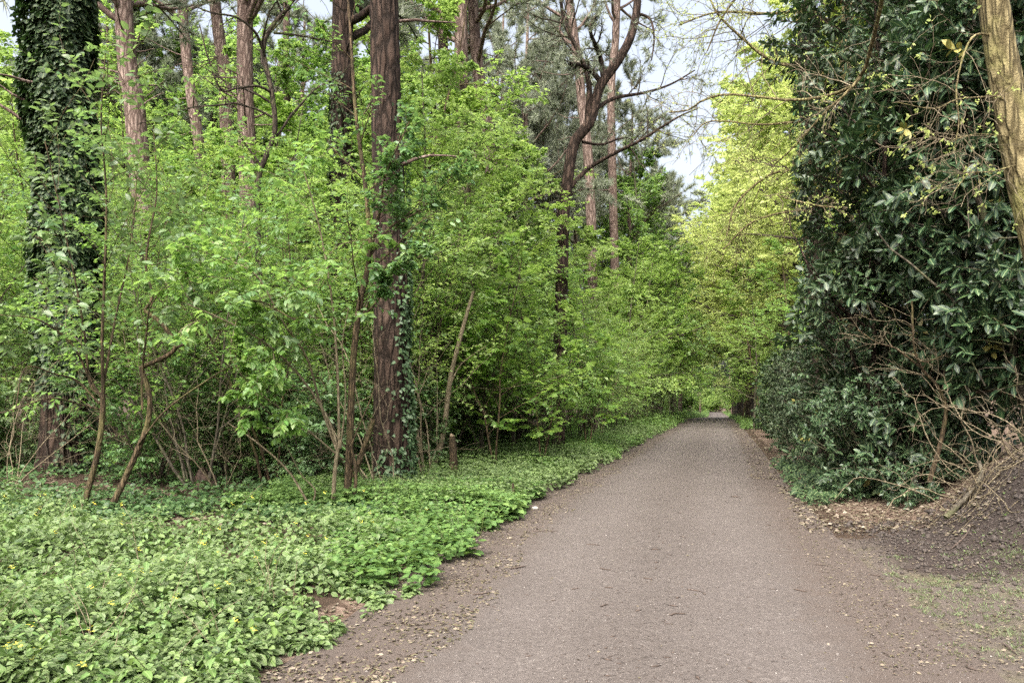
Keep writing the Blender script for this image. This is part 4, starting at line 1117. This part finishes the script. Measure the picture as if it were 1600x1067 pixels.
# ------------------------------------------------------------------ the leaning oak and its bare boughs
D = 7.3
ob = on_ground((1712 - 800) / F * 7.6, 7.6)
root = thing('oak_tree', 'leaning oak with yellow brown ridged bark and thin bare twigs on the bank', 'tree', ob)
wd, c, rad, dist = bark_trunk([ob - np.array([0, 0, .1]), P(1668, 560, 7.4), P(1605, 300, D), P(1572, 130, D), P(1552, 0, D), P(1535, -120, D), P(1520, -420, D)], .165, .10, 150, 36, .014, 71, plates=(9., 1.6))
wood_obj('trunk', wd, M['bark_oak'], root, ob)
ol = limbs(root, ob, [
    ([(1535, -120, 7.3), (1460, -90, 8.0), (1390, -40, 9.0), (1374, 20, 9.6), (1346, 120, 10.4), (1300, 148, 11), (1240, 157, 11.6), (1180, 151, 12), (1130, 148, 12.4), (1095, 159, 12.6), (1076, 172, 12.8), (1046, 176, 13)], 7, 3),
    ([(1346, 120, 10.4), (1318, 150, 10.5), (1290, 175, 10.7), (1240, 230, 11), (1205, 262, 11.4)], 5, 2),
    ([(1240, 300, 11), (1215, 305, 11), (1270, 320, 10.6), (1310, 325, 10.4)], 2, 3),
    ([(1568, 60, 7.3), (1520, 58, 7.2), (1495, 130, 7.1), (1498, 190, 7.0), (1490, 240, 7.0)], 4, 1.5),
    ([(1580, 150, 7.3), (1500, 155, 7.0), (1460, 170, 6.9), (1400, 160, 6.8)], 3, 1),
    ([(1590, 215, 7.3), (1535, 210, 7.0), (1500, 215, 6.9), (1478, 225, 6.8)], 2.5, 1),
    ([(1600, 255, 7.3), (1550, 268, 7.0), (1515, 272, 6.9), (1490, 300, 6.8)], 2.5, 1)], 'bark_oak', name='bough')
r = rng_(72)
b, rb, c, rc = twiggery(r, ol[:3], (16, 7), t0=.25, l1=.20, l2=.45, wig=.17, grav=-.03, flat=.2)
w = Wood(); w.add(b, np.maximum(rb * .8, .004), 4); w.add(c, np.maximum(rc * .6, .0025), 3)
b2_, rb2, c2_, rc2 = twiggery(r, ol[3:], (9, 5), t0=.1, l1=.5, l2=.5, wig=.24, grav=-.05)
w.add(b2_, np.maximum(rb2 * .8, .0028), 4); w.add(c2_, np.maximum(rc2 * .6, .0018), 3)
tag(wood_obj('twigs', w, M['bark_tan'], root, ob), kind='stuff')
lv = Lv()
for cc in (c, c2_):
    n = len(cc); e = cc[:, -1]; m = r.uniform(0, 1, n) < .45
    for k in range(5):
        lv.add(e[m] + r.normal(0, .012, (m.sum(), 3)), nrm(cc[m, -1] - cc[m, -2]) + r.normal(0, .7, (m.sum(), 3)), r.normal(size=(m.sum(), 3)) + np.array([0, 0, .8]), .035 * r.uniform(.6, 1.3, m.sum()), r.uniform(0, 1, m.sum()))
leaf_obj('young_leaves', lv, L4, M['leaf_yellow'], root, ob)

# an oak branch hanging in at the top above the road, in tiny yellow leaf
yb = gl(9.2, 21.5)
root = thing('oak_tree', 'oak behind the laurels, its boughs in tiny yellow leaf reaching over the road', 'tree', yb)
wd, c, rad, dist = bark_trunk([yb - np.array([0, 0, .1]), yb + np.array([-.1, 0, 4]), yb + np.array([-.3, -.2, 8.5]), yb + np.array([-.2, -.3, 14])], .26, .12, 70, 22, .02, 74)
wood_obj('trunk', wd, M['bark_oak'], root, yb)
D = 19
ol = limbs(root, yb, [
    ([(1325, 60, 21), (1270, 20, D), (1200, 22, D), (1120, 20, D), (1060, 40, D)], 7, 2),
    ([(1325, 130, 21), (1262, 110, D), (1205, 95, D), (1160, 60, D), (1120, 20, D), (1100, -30, D)], 7, 2.5),
    ([(1325, 10, 21), (1240, -40, D), (1180, -30, D), (1130, 25, D), (1105, 80, D)], 6, 2),
    ([(1325, 240, 21), (1260, 260, D), (1200, 275, D), (1150, 320, D), (1135, 370, D)], 6, 2),
    ([(1325, 350, 21), (1262, 330, D), (1180, 345, D), (1130, 390, D)], 5, 2),
    ([(1325, 190, 21), (1255, 190, D), (1190, 195, D), (1110, 190, D), (1080, 215, D)], 5, 1.5)], 'bark_oak', name='bough')
b, rb, c, rc = twiggery(r, ol, (15, 8), t0=.2, l1=.30, l2=.42, wig=.17, grav=-.02)
w = Wood(); w.add(b, np.maximum(rb * .8, .006), 4); w.add(c, np.maximum(rc * .6, .004), 3)
tag(wood_obj('twigs', w, M['bark_oak'], root, yb), kind='stuff')
lv = Lv(); m = np.arange(len(c)) % 3 > 0
leaf_along(r, lv, c[m], 9, .055, droop=.2, tilt=.8)
leaf_obj('young_leaves', lv, L4, M['leaf_yellow'], root, yb)

# the bare tangle on the bank
tb = gl(5.9, 9.3)
root = thing('bramble_tangle', 'tangle of bare tan arching stems spilling over the dark soil bank', 'shrub', tb)
r = rng_(91); allq = []
for k in range(46):
    p0 = np.array([6.1 + r.uniform(-.8, 1.3), 9.5 + r.uniform(-.5, .8), 0]); p0[2] = gz(p0[0], p0[1]) - .02
    d0 = np.array([r.normal(-.25, .8), r.normal(-.3, .4), r.uniform(.3, 1.5)])
    L = r.uniform(.6, 2.1)
    q = walk(r, p0[None], d0[None], np.array([L]), 18, .20, -.07 if k % 3 else -.02)[0]
    q[:, 2] = np.maximum(q[:, 2], gz(q[:, 0], q[:, 1]) + .015)
    w = Wood(); w.add(q, np.linspace(r.uniform(.006, .012), .003, 18), 5)
    wood_obj('stem', w, M['bark_tan'], root, tb); allq.append(q)
allq = np.array(allq)
b, rb, Lb = children(r, allq, np.full(allq.shape[:2], .006), np.full(len(allq), 1.2), 6, .2, 1, .8, .4, .6, 8, .22, -.02)
w = Wood(); w.add(b, np.maximum(rb, .0022), 4)
n = 45; p0 = np.stack([r.uniform(4.9, 7.2, n), r.uniform(8.3, 10.2, n), np.zeros(n)], 1); p0 = p0[(p0[:, 0] - 4.7) > .35 * np.abs(p0[:, 1] - 9.2)]
p0[:, 2] = gz(p0[:, 0], p0[:, 1]) + .02; n = len(p0); an = r.normal(.5, .6, n)
q = walk(r, p0, np.stack([np.cos(an), np.sin(an) * .5, .35 * np.cos(an)], 1), r.uniform(.2, .8, n), 6, .14, 0)
q[..., 2] = np.maximum(q[..., 2], gz(q[..., 0], q[..., 1]) + .012)
w.add(q, np.full((n, 6), .0045) * np.linspace(1, .5, 6)[None], 4)
tag(wood_obj('twigs', w, M['bark_tan'], root, tb), kind='stuff')
# a thick surface root / dead limb on the bank and a leaning dead stem in the laurels
q = gl(5.45, 9.6)
root = thing('dead_limb', 'smooth grey crooked dead limb lying on the soil bank under the bare tangle', 'dead wood', q)
pp = [(5.2, 9.55, .03), (5.42, 9.6, .06), (5.6, 9.65, .08), (5.72, 9.7, .16), (5.73, 9.78, .34)]
w = Wood(); w.add(resample([np.array([x, y, float(gz(x, y)) + h]) for x, y, h in pp], 22), np.linspace(.036, .022, 22) * (1 + .1 * np.sin(np.arange(22))), 10)
wood_obj('limb', w, M['bark_grey'], root, q)
D = 11.3; q = at_px(1456, D)
root = thing('dead_sapling', 'bare yellowish stem with a forked top leaning in front of the laurels', 'dead wood', q)
lm = limbs(root, q, [([(1452, 752, D), (1470, 690, D), (1478, 635, D), (1462, 600, D), (1440, 575, D), (1428, 540, D - .2), (1425, 470, D - .3)], 8, 2.5),
                ([(1440, 575, D), (1400, 545, D - .2), (1370, 535, D - .3), (1340, 515, D - .4)], 4, 1.5), ([(1478, 640, D), (1520, 615, D - .2), (1560, 612, D - .5), (1600, 625, D - .8)], 4, 2), ([(1425, 552, D), (1445, 565, D - .2), (1475, 555, D - .3)], 3, 1.5)], 'bark_elder', name='stem')
b, rb, c, rc = twiggery(rng_(92), lm, (8, 5), l1=.4, l2=.5, wig=.22)
w = Wood(); w.add(b, np.maximum(rb * .7, .003), 4); w.add(c, np.maximum(rc * .6, .002), 3)
tag(wood_obj('twigs', w, M['bark_tan'], root, q), kind='stuff')

# ------------------------------------------------------------------ what grows on the ground
r = rng_(301)
def wedge(n, y0, y1, xmin, xmax, pw=1.6):
    """random ground points, thinner with distance; xmin/xmax are functions of distance"""
    y = y0 + (y1 - y0) * r.uniform(0, 1, n) ** pw
    a, b = xmin(y), xmax(y)
    return a + (b - a) * r.uniform(0, 1, n), y
def edge_l(y, s=1): return xl(y) - np.interp(y, [4, 5.5, 7.5], [.62, .5, .34]) + .5 * (fbm(y * .9, y * 0 + 3.3, s, 3) - .5) + .25 * (vnoise(y * 3.1, y * 0, s + 1) - .5)

def whorls(lv, x, y, h, pairs, size, tilt=.35, droop=.25, var=.3, wide=True):
    n = len(x); z = gz(x, y)
    az = r.uniform(0, 6.28, n)
    lean = r.normal(0, .12, (n, 2))
    tone = np.clip(r.normal(.45, .2, n), 0, 1)
    for k in range(pairs):
        f = (k + 1) / pairs
        for sgn in (0, 1):
            aa = az + k * np.pi / 2 + sgn * np.pi + r.normal(0, .25, n)
            p = np.stack([x + lean[:, 0] * h * f, y + lean[:, 1] * h * f, z + h * f], 1)
            a = np.stack([np.cos(aa), np.sin(aa), -droop + .35 * (f > .9) + r.normal(0, .18, n)], 1)
            nn = np.stack([r.normal(0, tilt, n), r.normal(0, tilt, n), np.ones(n)], 1)
            p = p + a * size * .18
            lv.add(p, a, nn, size * (1.08 - .45 * (f > .95)) * r.uniform(1 - var, 1 + var, n), np.clip(tone + .18 * (f - .5) + r.normal(0, .1, n), 0, 1))

# yellow archangel carpet
def back(px): return np.interp(px, [-200, 0, 120, 250, 300, 420, 540, 600], [11.0, 10.8, 10.0, 8.9, 8.5, 8.7, 9.5, 10.6])
x, y = wedge(11500, 3.9, 13.5, lambda y: -1.0 * y, lambda y: edge_l(y, 1), 1.35)
pxl = 800 + F * x / y
cl = fbm(x * 1.3, y * 1.3, 41, 3)
keep = (y < back(pxl) + 1.4 * (cl - .5)) & (vnoise(x * 2.3, y * 2.3, 44) > .20)
keep &= ~((pxl > 600) & (y > 6.6) & (r.uniform(0, 1, len(x)) < .8))
x, y, cl = x[keep], y[keep], cl[keep]
lv = Lv(); h = .03 + .52 * np.clip(cl, 0, 1) ** 1.7 + r.uniform(-.04, .10, len(x))
h = h * (.3 + .7 * sstep((edge_l(y, 1) - x) / .9))
whorls(lv, x, y, h, 4, .056, tilt=.45, droop=.35, var=.42)
me = leaves_mesh('archangel', lv, OVATE, M['leaf_archangel'])
tag(obj('archangel_carpet', me), 'carpet of silver marked archangel leaves with yellow flowers in the front corner', 'ground cover', kind='stuff')
# other herbs, dead stems and fallen leaves mixed into the carpet
kx = r.uniform(0, 1, len(x)); m = kx < .045; lv = Lv()
whorls(lv, x[m], y[m], h[m] + .12, 5, .062, tilt=.5, droop=.5)
tag(obj('mixed_herbs', leaves_mesh('mixed_herbs', lv, L8, M['leaf_verge'])), 'taller fresh green herbs poking up through the archangel carpet', 'herbs', kind='stuff')
m = (kx > .94); lv = Lv(); whorls(lv, x[m], y[m], h[m] * .8, 3, .07, tilt=.5, droop=.2)
tag(obj('dark_herbs', leaves_mesh('dark_herbs', lv, HEART, M['leaf_mid'])), 'darker rounded leaves scattered in the archangel carpet', 'herbs', kind='stuff')
m = (kx > .5) & (kx < .513); n = int(m.sum()); p0 = np.stack([x[m], y[m], gz(x[m], y[m])], 1)
q = walk(r, p0, np.stack([r.normal(0, .6, n), r.normal(0, .6, n), np.ones(n)], 1), r.uniform(.3, .75, n), 7, .12, -.02); w = Wood(); w.add(q, np.full((n, 7), .0028) * np.linspace(1, .5, 7)[None], 4)
tag(obj('dead_stalks', w.mesh('dead_stalks', M['bark_tan'])), 'thin dead stalks standing in the archangel carpet', 'stalks', kind='stuff')
m = (r.uniform(0, 1, len(x)) < .018) & (h > .12)
fx, fy, fh = x[m], y[m], h[m]; lv = Lv()
for k in range(7):
    n = len(fx); az = k * 2.4 + r.uniform(0, .6, n)
    a = np.stack([np.cos(az), np.sin(az), r.uniform(.1, .9, n)], 1)
    lv.add(np.stack([fx, fy, gz(fx, fy) + fh + .045 + .014 * (k % 3)], 1) + a * .006, a, a * .2 + np.array([0, 0, 1.]), .019 * r.uniform(.8, 1.3, n), r.uniform(0, 1, n))
tag(obj('archangel_flowers', leaves_mesh('flowers', lv, L4, M['petal'])), 'small yellow flower heads dotted over the archangel carpet', 'flowers', kind='stuff')

# verge plants running along the road
x, y = wedge(9000, 10.5, 40, lambda y: xl(y) - 3.6 - .05 * y, lambda y: edge_l(y, 1) + .05, 1.5)
sz = .05 * (1 + .02 * (y - 10)); cl = fbm(x * 1.1, y * .8, 51, 3)
k1 = (fbm(x * .5, y * .4, 55, 2) > .50) & ((r.uniform(0, 1, len(x)) < np.clip(1.5 - (xl(y) - x) / 4.5, .1, 1)))
for kk, mat, nm, lab in ((k1, 'leaf_archangel', 'archangel_verge', 'pale silvery archangel spreading along the verge towards the far bend'), (~k1, 'leaf_verge', 'nettle_verge', 'green nettles and herbs along the verge towards the far bend')):
    lv = Lv(); hh = (.12 + .30 * cl)[kk] * np.interp(y[kk], [10, 40], [1, 1.5])
    for lo in (0, 1):
        mm = (np.arange(kk.sum()) % 2) == lo
        whorls(lv, x[kk][mm], y[kk][mm], hh[mm], 4, .058 + .02 * lo + .012 * (mat == 'leaf_verge'))
    tag(obj(nm, leaves_mesh(nm, lv, OVATE, M[mat])), lab, 'ground cover', kind='stuff')
x, y = wedge(8000, 38, 260, lambda y: xl(y) - 5.0, lambda y: xl(y) - .2, 1.3)
x2, y2 = wedge(3500, 44, 260, lambda y: xr(y) + .35, lambda y: xr(y) + 4, 1.6)
lv = Lv()
whorls(lv, np.concatenate([x, x2]), np.concatenate([y, y2]), np.concatenate([r.uniform(.2, .9, len(x)), r.uniform(.1, .5, len(x2))]), 3, .16)
tag(obj('far_verge_herbs', leaves_mesh('far_verge', lv, L4, M['leaf_verge'])), 'bright herbs on both verges near the far bend', 'ground cover', kind='stuff')

# ivy over the shaded forest floor
x, y = wedge(20000, 9.6, 26, lambda y: -.95 * y, lambda y: xl(y) - .9, 1.5)
pxl = 800 + F * x / y
keep = (fbm(x * .8, y * .8, 61, 3) > .36) & ((y > back(pxl) - 1.2) | (pxl > 600))
x, y = x[keep], y[keep]; lv = Lv(); n = len(x)
az = r.uniform(0, 6.28, n); nn = np.stack([r.normal(0, .4, n), r.normal(-.25, .4, n), np.ones(n)], 1)
for k in range(2):
    lv.add(np.stack([x + r.normal(0, .04, n), y + r.normal(0, .04, n), gz(x, y) + r.uniform(.03, .18, n)], 1), np.stack([np.cos(az + k * 2), np.sin(az + k * 2), -.2 + 0 * az], 1), nn, .065 * r.uniform(.6, 1.35, n), np.clip(r.beta(2, 3, n), 0, 1))
tag(obj('ivy_floor', leaves_mesh('ivy_floor', lv, OVATE, M['leaf_ivy_light'], 1.2)), 'dark ivy covering the shaded forest floor behind the archangel carpet', 'ground cover', kind='stuff')
# ivy spilling at the edge of the road on the other side
x, y = wedge(2600, 11.8, 20, lambda y: xr(y) + .25 + .35 * vnoise(y * 2, y * 0, 8), lambda y: xr(y) + 2.2, 1.0)
keep = (x < xr(y) + .25 + np.interp(y, [11.8, 12.8, 15, 20], [.5, 1.3, 1.9, 2.0])) & (fbm(x * 1.5, y * 1.5, 66, 3) > .42)
x, y = x[keep], y[keep]; n = len(x); lv = Lv(); az = r.normal(-2.2, .8, n)
lv.add(np.stack([x, y, gz(x, y) + r.uniform(.03, .20, n)], 1), np.stack([np.cos(az), np.sin(az), -.3 + 0 * az], 1), np.stack([r.normal(-.2, .3, n), r.normal(-.35, .3, n), np.ones(n)], 1), .085 * r.uniform(.6, 1.3, n), np.clip(r.beta(2, 3, n), 0, 1))
tag(obj('ivy_patch', leaves_mesh('ivy_patch', lv, OVATE, M['leaf_ivy'], 1.3)), 'patch of glossy ivy creeping out to the gravel below the laurels', 'ground cover', kind='stuff')

# garlic mustard clumps at the corner of the verge, each a plant with its own leaves
ms = []
for i in range(60):
    px, py = r.uniform(535, 770), r.uniform(775, 885)
    d = F * CH / (py - HY); xx_ = (px - 800) / F * d
    if xx_ < float(edge_l(np.array([d]), 1)[0]) - .02: ms.append((xx_, d))
for i, (xx_, d) in enumerate(ms[:34]):
    q = gl(xx_, d); root = thing('garlic_mustard', 'pale green garlic mustard with rounded leaves at the gravel edge by the cracked pine', 'plant', q, group='garlic mustard at the gravel edge')
    hh = r.uniform(.25, .48); ns = r.integers(2, 4); w = Wood(); lv = Lv()
    for s_ in range(ns):
        o = r.normal(0, .07, 2); tp = np.array([o[0] * 2.2, o[1] * 2.2, hh * r.uniform(.7, 1.1)])
        st = resample([np.array([o[0], o[1], -.02]), np.array([o[0] * 1.4, o[1] * 1.4, tp[2] * .5]), tp], 6)
        w.add(st, np.linspace(.004, .002, 6), 4)
        n = 8; t = np.linspace(.25, 1, n); az = np.arange(n) * 2.4 + r.uniform(0, 6)
        pp = np.stack([np.interp(t * 5, np.arange(6), st[:, j]) for j in range(3)], 1)
        a = np.stack([np.cos(az), np.sin(az), r.normal(-.05, .2, n)], 1)
        pl = (.07 * (1.15 - t))[:, None]
        e = pp + nrm(a) * pl
        w.add(np.stack([pp, (pp + e) / 2 + np.array([0, 0, .01]), e], 1), np.full((n, 3), .0016), 3)
        lv.add(e, a, np.stack([r.normal(0, .3, n), r.normal(-.1, .3, n), np.ones(n)], 1), np.interp(t, [.25, 1], [.095, .045]) * r.uniform(.8, 1.2, n), np.clip(r.normal(.5, .2, n), 0, 1))
    wood_obj('stem', w, M['grass'], root)
    rest = leaf_objects(root, lv, HEART, M['leaf_mustard'], 'gm', 8)
    leaf_obj('foliage', rest, HEART, M['leaf_mustard'], root)
# foliage close round their feet
x, y = wedge(1500, 6.5, 13.0, lambda y: xl(y) - 2.0, lambda y: edge_l(y, 1), 1.0)
pxl = 800 + F * x / y; keep = (pxl > 520); x, y = x[keep], y[keep]; lv = Lv()
whorls(lv, x, y, .10 + .22 * fbm(x, y, 71, 3), 3, .068)
tag(obj('mustard_undergrowth', leaves_mesh('mu', lv, HEART, M['leaf_mustard'])), 'low rounded green leaves filling the verge round the garlic mustard', 'ground cover', kind='stuff')

# ------------------------------------------------------------------ dead leaves, stones, twigs, grass
lv = Lv()
def dead(x, y, size, lift=.012, tilt=.45, tone=0.):
    n = len(x); az = r.uniform(0, 6.28, n)
    lv.add(np.stack([x, y, gz(x, y) + r.uniform(.006, .006 + lift, n)], 1), np.stack([np.cos(az), np.sin(az), r.normal(0, .15, n)], 1), np.stack([r.normal(0, tilt, n), r.normal(0, tilt, n), np.ones(n)], 1), size * r.uniform(.5, 1.4, n), np.clip(r.beta(2.2, 2.0, n) + tone, 0, 1))
x, y = wedge(15000, 4.0, 34, lambda y: xl(y) - .8, lambda y: xl(y) + .10 + .35 * vnoise(y * 2.2, y * 0, 7), 1.9); k = fbm(x * 1.6, y * 1.6, 83, 3) + r.uniform(-.25, .25, len(x)) > .42; dead(x[k], y[k], .032)
x, y = wedge(6500, 8.6, 15.5, lambda y: xr(y) + .15, lambda y: np.minimum(.66 * y, xr(y) + 4.2), 1.0)
k = (fbm(x * 1.2, y * 1.2, 81, 3) > .36) & ((y > 9.6) | (x > 4.9)) ; dead(x[k], y[k], .05, .03, tone=.08)
x, y = wedge(3600, 4.6, 11, lambda y: xr(y) - .05, lambda y: .66 * y, 1.0); dead(x, y, .024)
x, y = wedge(8000, 9.5, 24, lambda y: -.7 * y, lambda y: xl(y) - .8, 1.4); dead(x, y, .07, .03)
x, y = wedge(2200, 16, 60, lambda y: xr(y) - .25, lambda y: xr(y) + .9, 1.5); dead(x, y, .06)
x, y = wedge(500, 4, 30, lambda y: xl(y) + .2, lambda y: xr(y) - .1, 1.4); dead(x, y, .02, .006)
tag(obj('dead_leaves', leaves_mesh('dead', lv, L4, M['dead_leaf'], 1.25)), 'brown dead leaves littering both edges of the road', 'leaf litter', kind='stuff')

OC = np.array([[1, 0, 0], [-1, 0, 0], [0, 1, 0], [0, -1, 0], [0, 0, 1], [0, 0, -1.]]); OF = np.array([[0, 2, 4], [2, 1, 4], [1, 3, 4], [3, 0, 4], [2, 0, 5], [1, 2, 5], [3, 1, 5], [0, 3, 5]])
def bits(n, x, y, s, mat, nm, lab, lz=.55, long=1.0):
    az = r.uniform(0, 6.28, n); c, sn = np.cos(az), np.sin(az)
    V = OC[None] * (s[:, None, None] * np.stack([r.uniform(.7, 1.3, n) * long, r.uniform(.6, 1, n), np.full(n, lz)], 1)[:, None]) * r.uniform(.75, 1.25, (n, 6, 1))
    V = np.stack([V[..., 0] * c[:, None] - V[..., 1] * sn[:, None], V[..., 0] * sn[:, None] + V[..., 1] * c[:, None], V[..., 2]], -1)
    V += np.stack([x, y, gz(x, y) + .006 + s * .2], 1)[:, None]
    return tag(obj(nm, mesh_np(nm, V.reshape(-1, 3), [(OF[None] + 6 * np.arange(n)[:, None, None]).reshape(-1, 3)], mat)), lab, 'gravel' if 'grav' in nm else 'debris', kind='stuff')
n = 16000; x, y = wedge(n, 4.0, 15, lambda y: xl(y) - .1, lambda y: xr(y) + .5, 1.9)
bits(n, x, y, r.lognormal(math.log(.0032), .42, n), M['stone'], 'gravel', 'loose grey gravel over the road')
n = 260; x, y = wedge(n, 4.0, 14, lambda y: xl(y), lambda y: xr(y) + 1.2, 1.8)
bits(n, x, y, r.lognormal(math.log(.0045), .35, n), M['pale_stone'], 'pale_gravel', 'scattered whitish stones in the road gravel')
n = 7000; x, y = wedge(n, 4.0, 16, lambda y: xl(y) - .4, lambda y: xr(y) + 3.0, 1.8); u = x - xc(y)
k = (r.uniform(0, 1, n) < .10 + .4 * np.exp(-(u / .4) ** 2) + .6 * sstep((np.abs(u) - 1.15) / .5)); x, y = x[k], y[k]
bits(len(x), x, y, r.lognormal(math.log(.005), .5, len(x)), M['twig_dark'], 'bark_crumbs', 'dark crumbs of bark and twig strewn over the road', .4, 2.6)

n = 8000; x = r.uniform(3.4, 6.4, n); y = r.uniform(6.4, 10.4, n); k = r.uniform(0, 1, n) < sstep((x - 3.5) / 1.2) * sstep((y - 6.4) / 1.0); x, y = x[k], y[k]
bits(len(x), x, y, r.lognormal(math.log(.010), .55, len(x)), M['soil_clod'], 'soil_clods', 'crumbly clods of dark soil over the bank', .7, 1.2)
for i, (px, py, px2, py2, wd_) in enumerate(((1048, 971, 1072, 968, .007), (937, 893, 956, 897, .006), (1005, 910, 1020, 912, .005), (916, 853, 938, 856, .005), (738, 933, 768, 930, .007), (796, 893, 822, 889, .010), (1073, 928, 1100, 932, .005), (893, 925, 905, 924, .005), (945, 925, 958, 926, .005), (1240, 925, 1262, 929, .006), (830, 832, 872, 833, .005), (938, 956, 950, 952, .006), (1382, 943, 1400, 950, .006), (1486, 862, 1520, 850, .012), (935, 730, 965, 722, .010), (1565, 1005, 1590, 1022, .006), (1422, 832, 1448, 830, .012))):
    d = F * CH / (py - HY); d2 = F * CH / (py2 - HY)
    a = at_px(px, d); b = at_px(px2, d2); dz = np.array([0, 0, .006 + wd_])
    m_ = (a + b) / 2 + np.array([r.normal(0, .01), r.normal(0, .02), 0])
    if px > 1400:   # on the bank: lie on the slope
        for v in (a, b, m_): v[2] = gz(v[0], v[1])
    root = thing('fallen_twig', ['dark broken twig lying on the gravel of the road', 'dark broken twig lying on the gravel of the road', 'dead branch piece lying at the foot of the soil bank'][0 if px < 1380 else 2], 'twig', a, group='fallen twigs on the road' if px < 1380 else 'fallen twigs by the soil bank')
    w = Wood(); w.add(resample([a + dz, m_ + dz, b + dz], 7), np.linspace(wd_, wd_ * .6, 7) * np.array([.5, 1, .9, 1.1, .9, 1, .4]), 6)
    wood_obj('twig', w, M['twig_dark' if i != 14 else 'bark_tan'], root, a)

# peg, white stone, rotten stump
q = at_px(803, F * CH / (790 - HY))
root = thing('wooden_peg', 'short weathered wooden peg sticking up in the verge plants', 'peg', q)
w = Wood(); w.add(resample([q - np.array([0, 0, .05]), q + np.array([-.008, 0, .16]), q + np.array([-.02, 0, .31])], 9), np.array([.02, .021, .02, .022, .02, .021, .022, .024, .004]), 9)
wood_obj('peg', w, M['bark_elder'], root, q)
q = at_px(836, F * CH / (797 - HY))
V = nrm(rng_(6).normal(size=(40, 3)))
import bmesh
bm = bmesh.new(); bmesh.ops.create_icosphere(bm, subdivisions=2, radius=.04)
for v in bm.verts: v.co = Vector((v.co.x * 1.3, v.co.y, v.co.z * .65)) * (1 + .35 * (float(vnoise(v.co.x * 30 + 5, v.co.y * 30 + v.co.z * 21, 3)) - .5))
me = bpy.data.meshes.new('stone'); bm.to_mesh(me); bm.free(); me.materials.append(M['pale_stone'])
tag(obj('white_stone', me, loc=tuple(q + np.array([0, 0, .025]))), 'pale lump of stone at the gravel edge beside the wooden peg', 'stone')
q = at_px(322, 13.0)
root = thing('rotten_stump', 'crumbling reddish brown rotten stump among ivy on the forest floor', 'stump', q)
wd, c, rad, dist = bark_trunk([q - np.array([0, 0, .1]), q + np.array([0, 0, .2]), q + np.array([.03, 0, .26])], .16, .09, 30, 40, .06, 19, flare=.4, plates=(3, 3))
wood_obj('trunk', wd, M['rot'], root, q)

# grass tufts in the worn corner beside the bank
n = 900; gx = r.uniform(2.4, 5.0, n); gy = r.uniform(4.9, 8.2, n)
gm = fbm(gx * 1.4, gy * 1.4, 95, 3) + .25 * sstep((gx - 3.0) / 1.4) - .2 * (gy > 7.4)
k = (gm > .60) & (gx > xr(gy) + .5); gx, gy = gx[k], gy[k]; nb = 9; n = len(gx) * nb
X = np.repeat(gx, nb) + r.normal(0, .03, n); Y = np.repeat(gy, nb) + r.normal(0, .03, n); az = r.uniform(0, 6.28, n); lv = Lv()
lv.add(np.stack([X, Y, gz(X, Y)], 1), np.stack([np.cos(az), np.sin(az), r.uniform(.3, 1.6, n)], 1), np.stack([r.normal(0, .5, n), r.normal(0, .5, n), np.ones(n)], 1), .04 * r.uniform(.5, 1.4, n), r.uniform(0, 1, n))
tag(obj('sparse_grass', leaves_mesh('grass', lv, L4, M['grass'], .22)), 'sparse short grass on the trodden earth below the soil bank', 'grass', kind='stuff')
n = 70; X = r.uniform(4.4, 6.0, n); Y = r.uniform(6.8, 9.2, n); lv = Lv(); whorls(lv, X, Y, np.full(n, .03), 2, .03)
tag(obj('seedlings', leaves_mesh('seed', lv, L4, M['leaf_lime'])), 'tiny green seedlings dotted over the dark soil bank', 'seedlings', kind='stuff')

# every proto that no place asked for goes away again
for key, (root, used) in PROTO.items():
    if not used:
        for ch in list(root.children): bpy.data.objects.remove(ch)
        bpy.data.objects.remove(root)
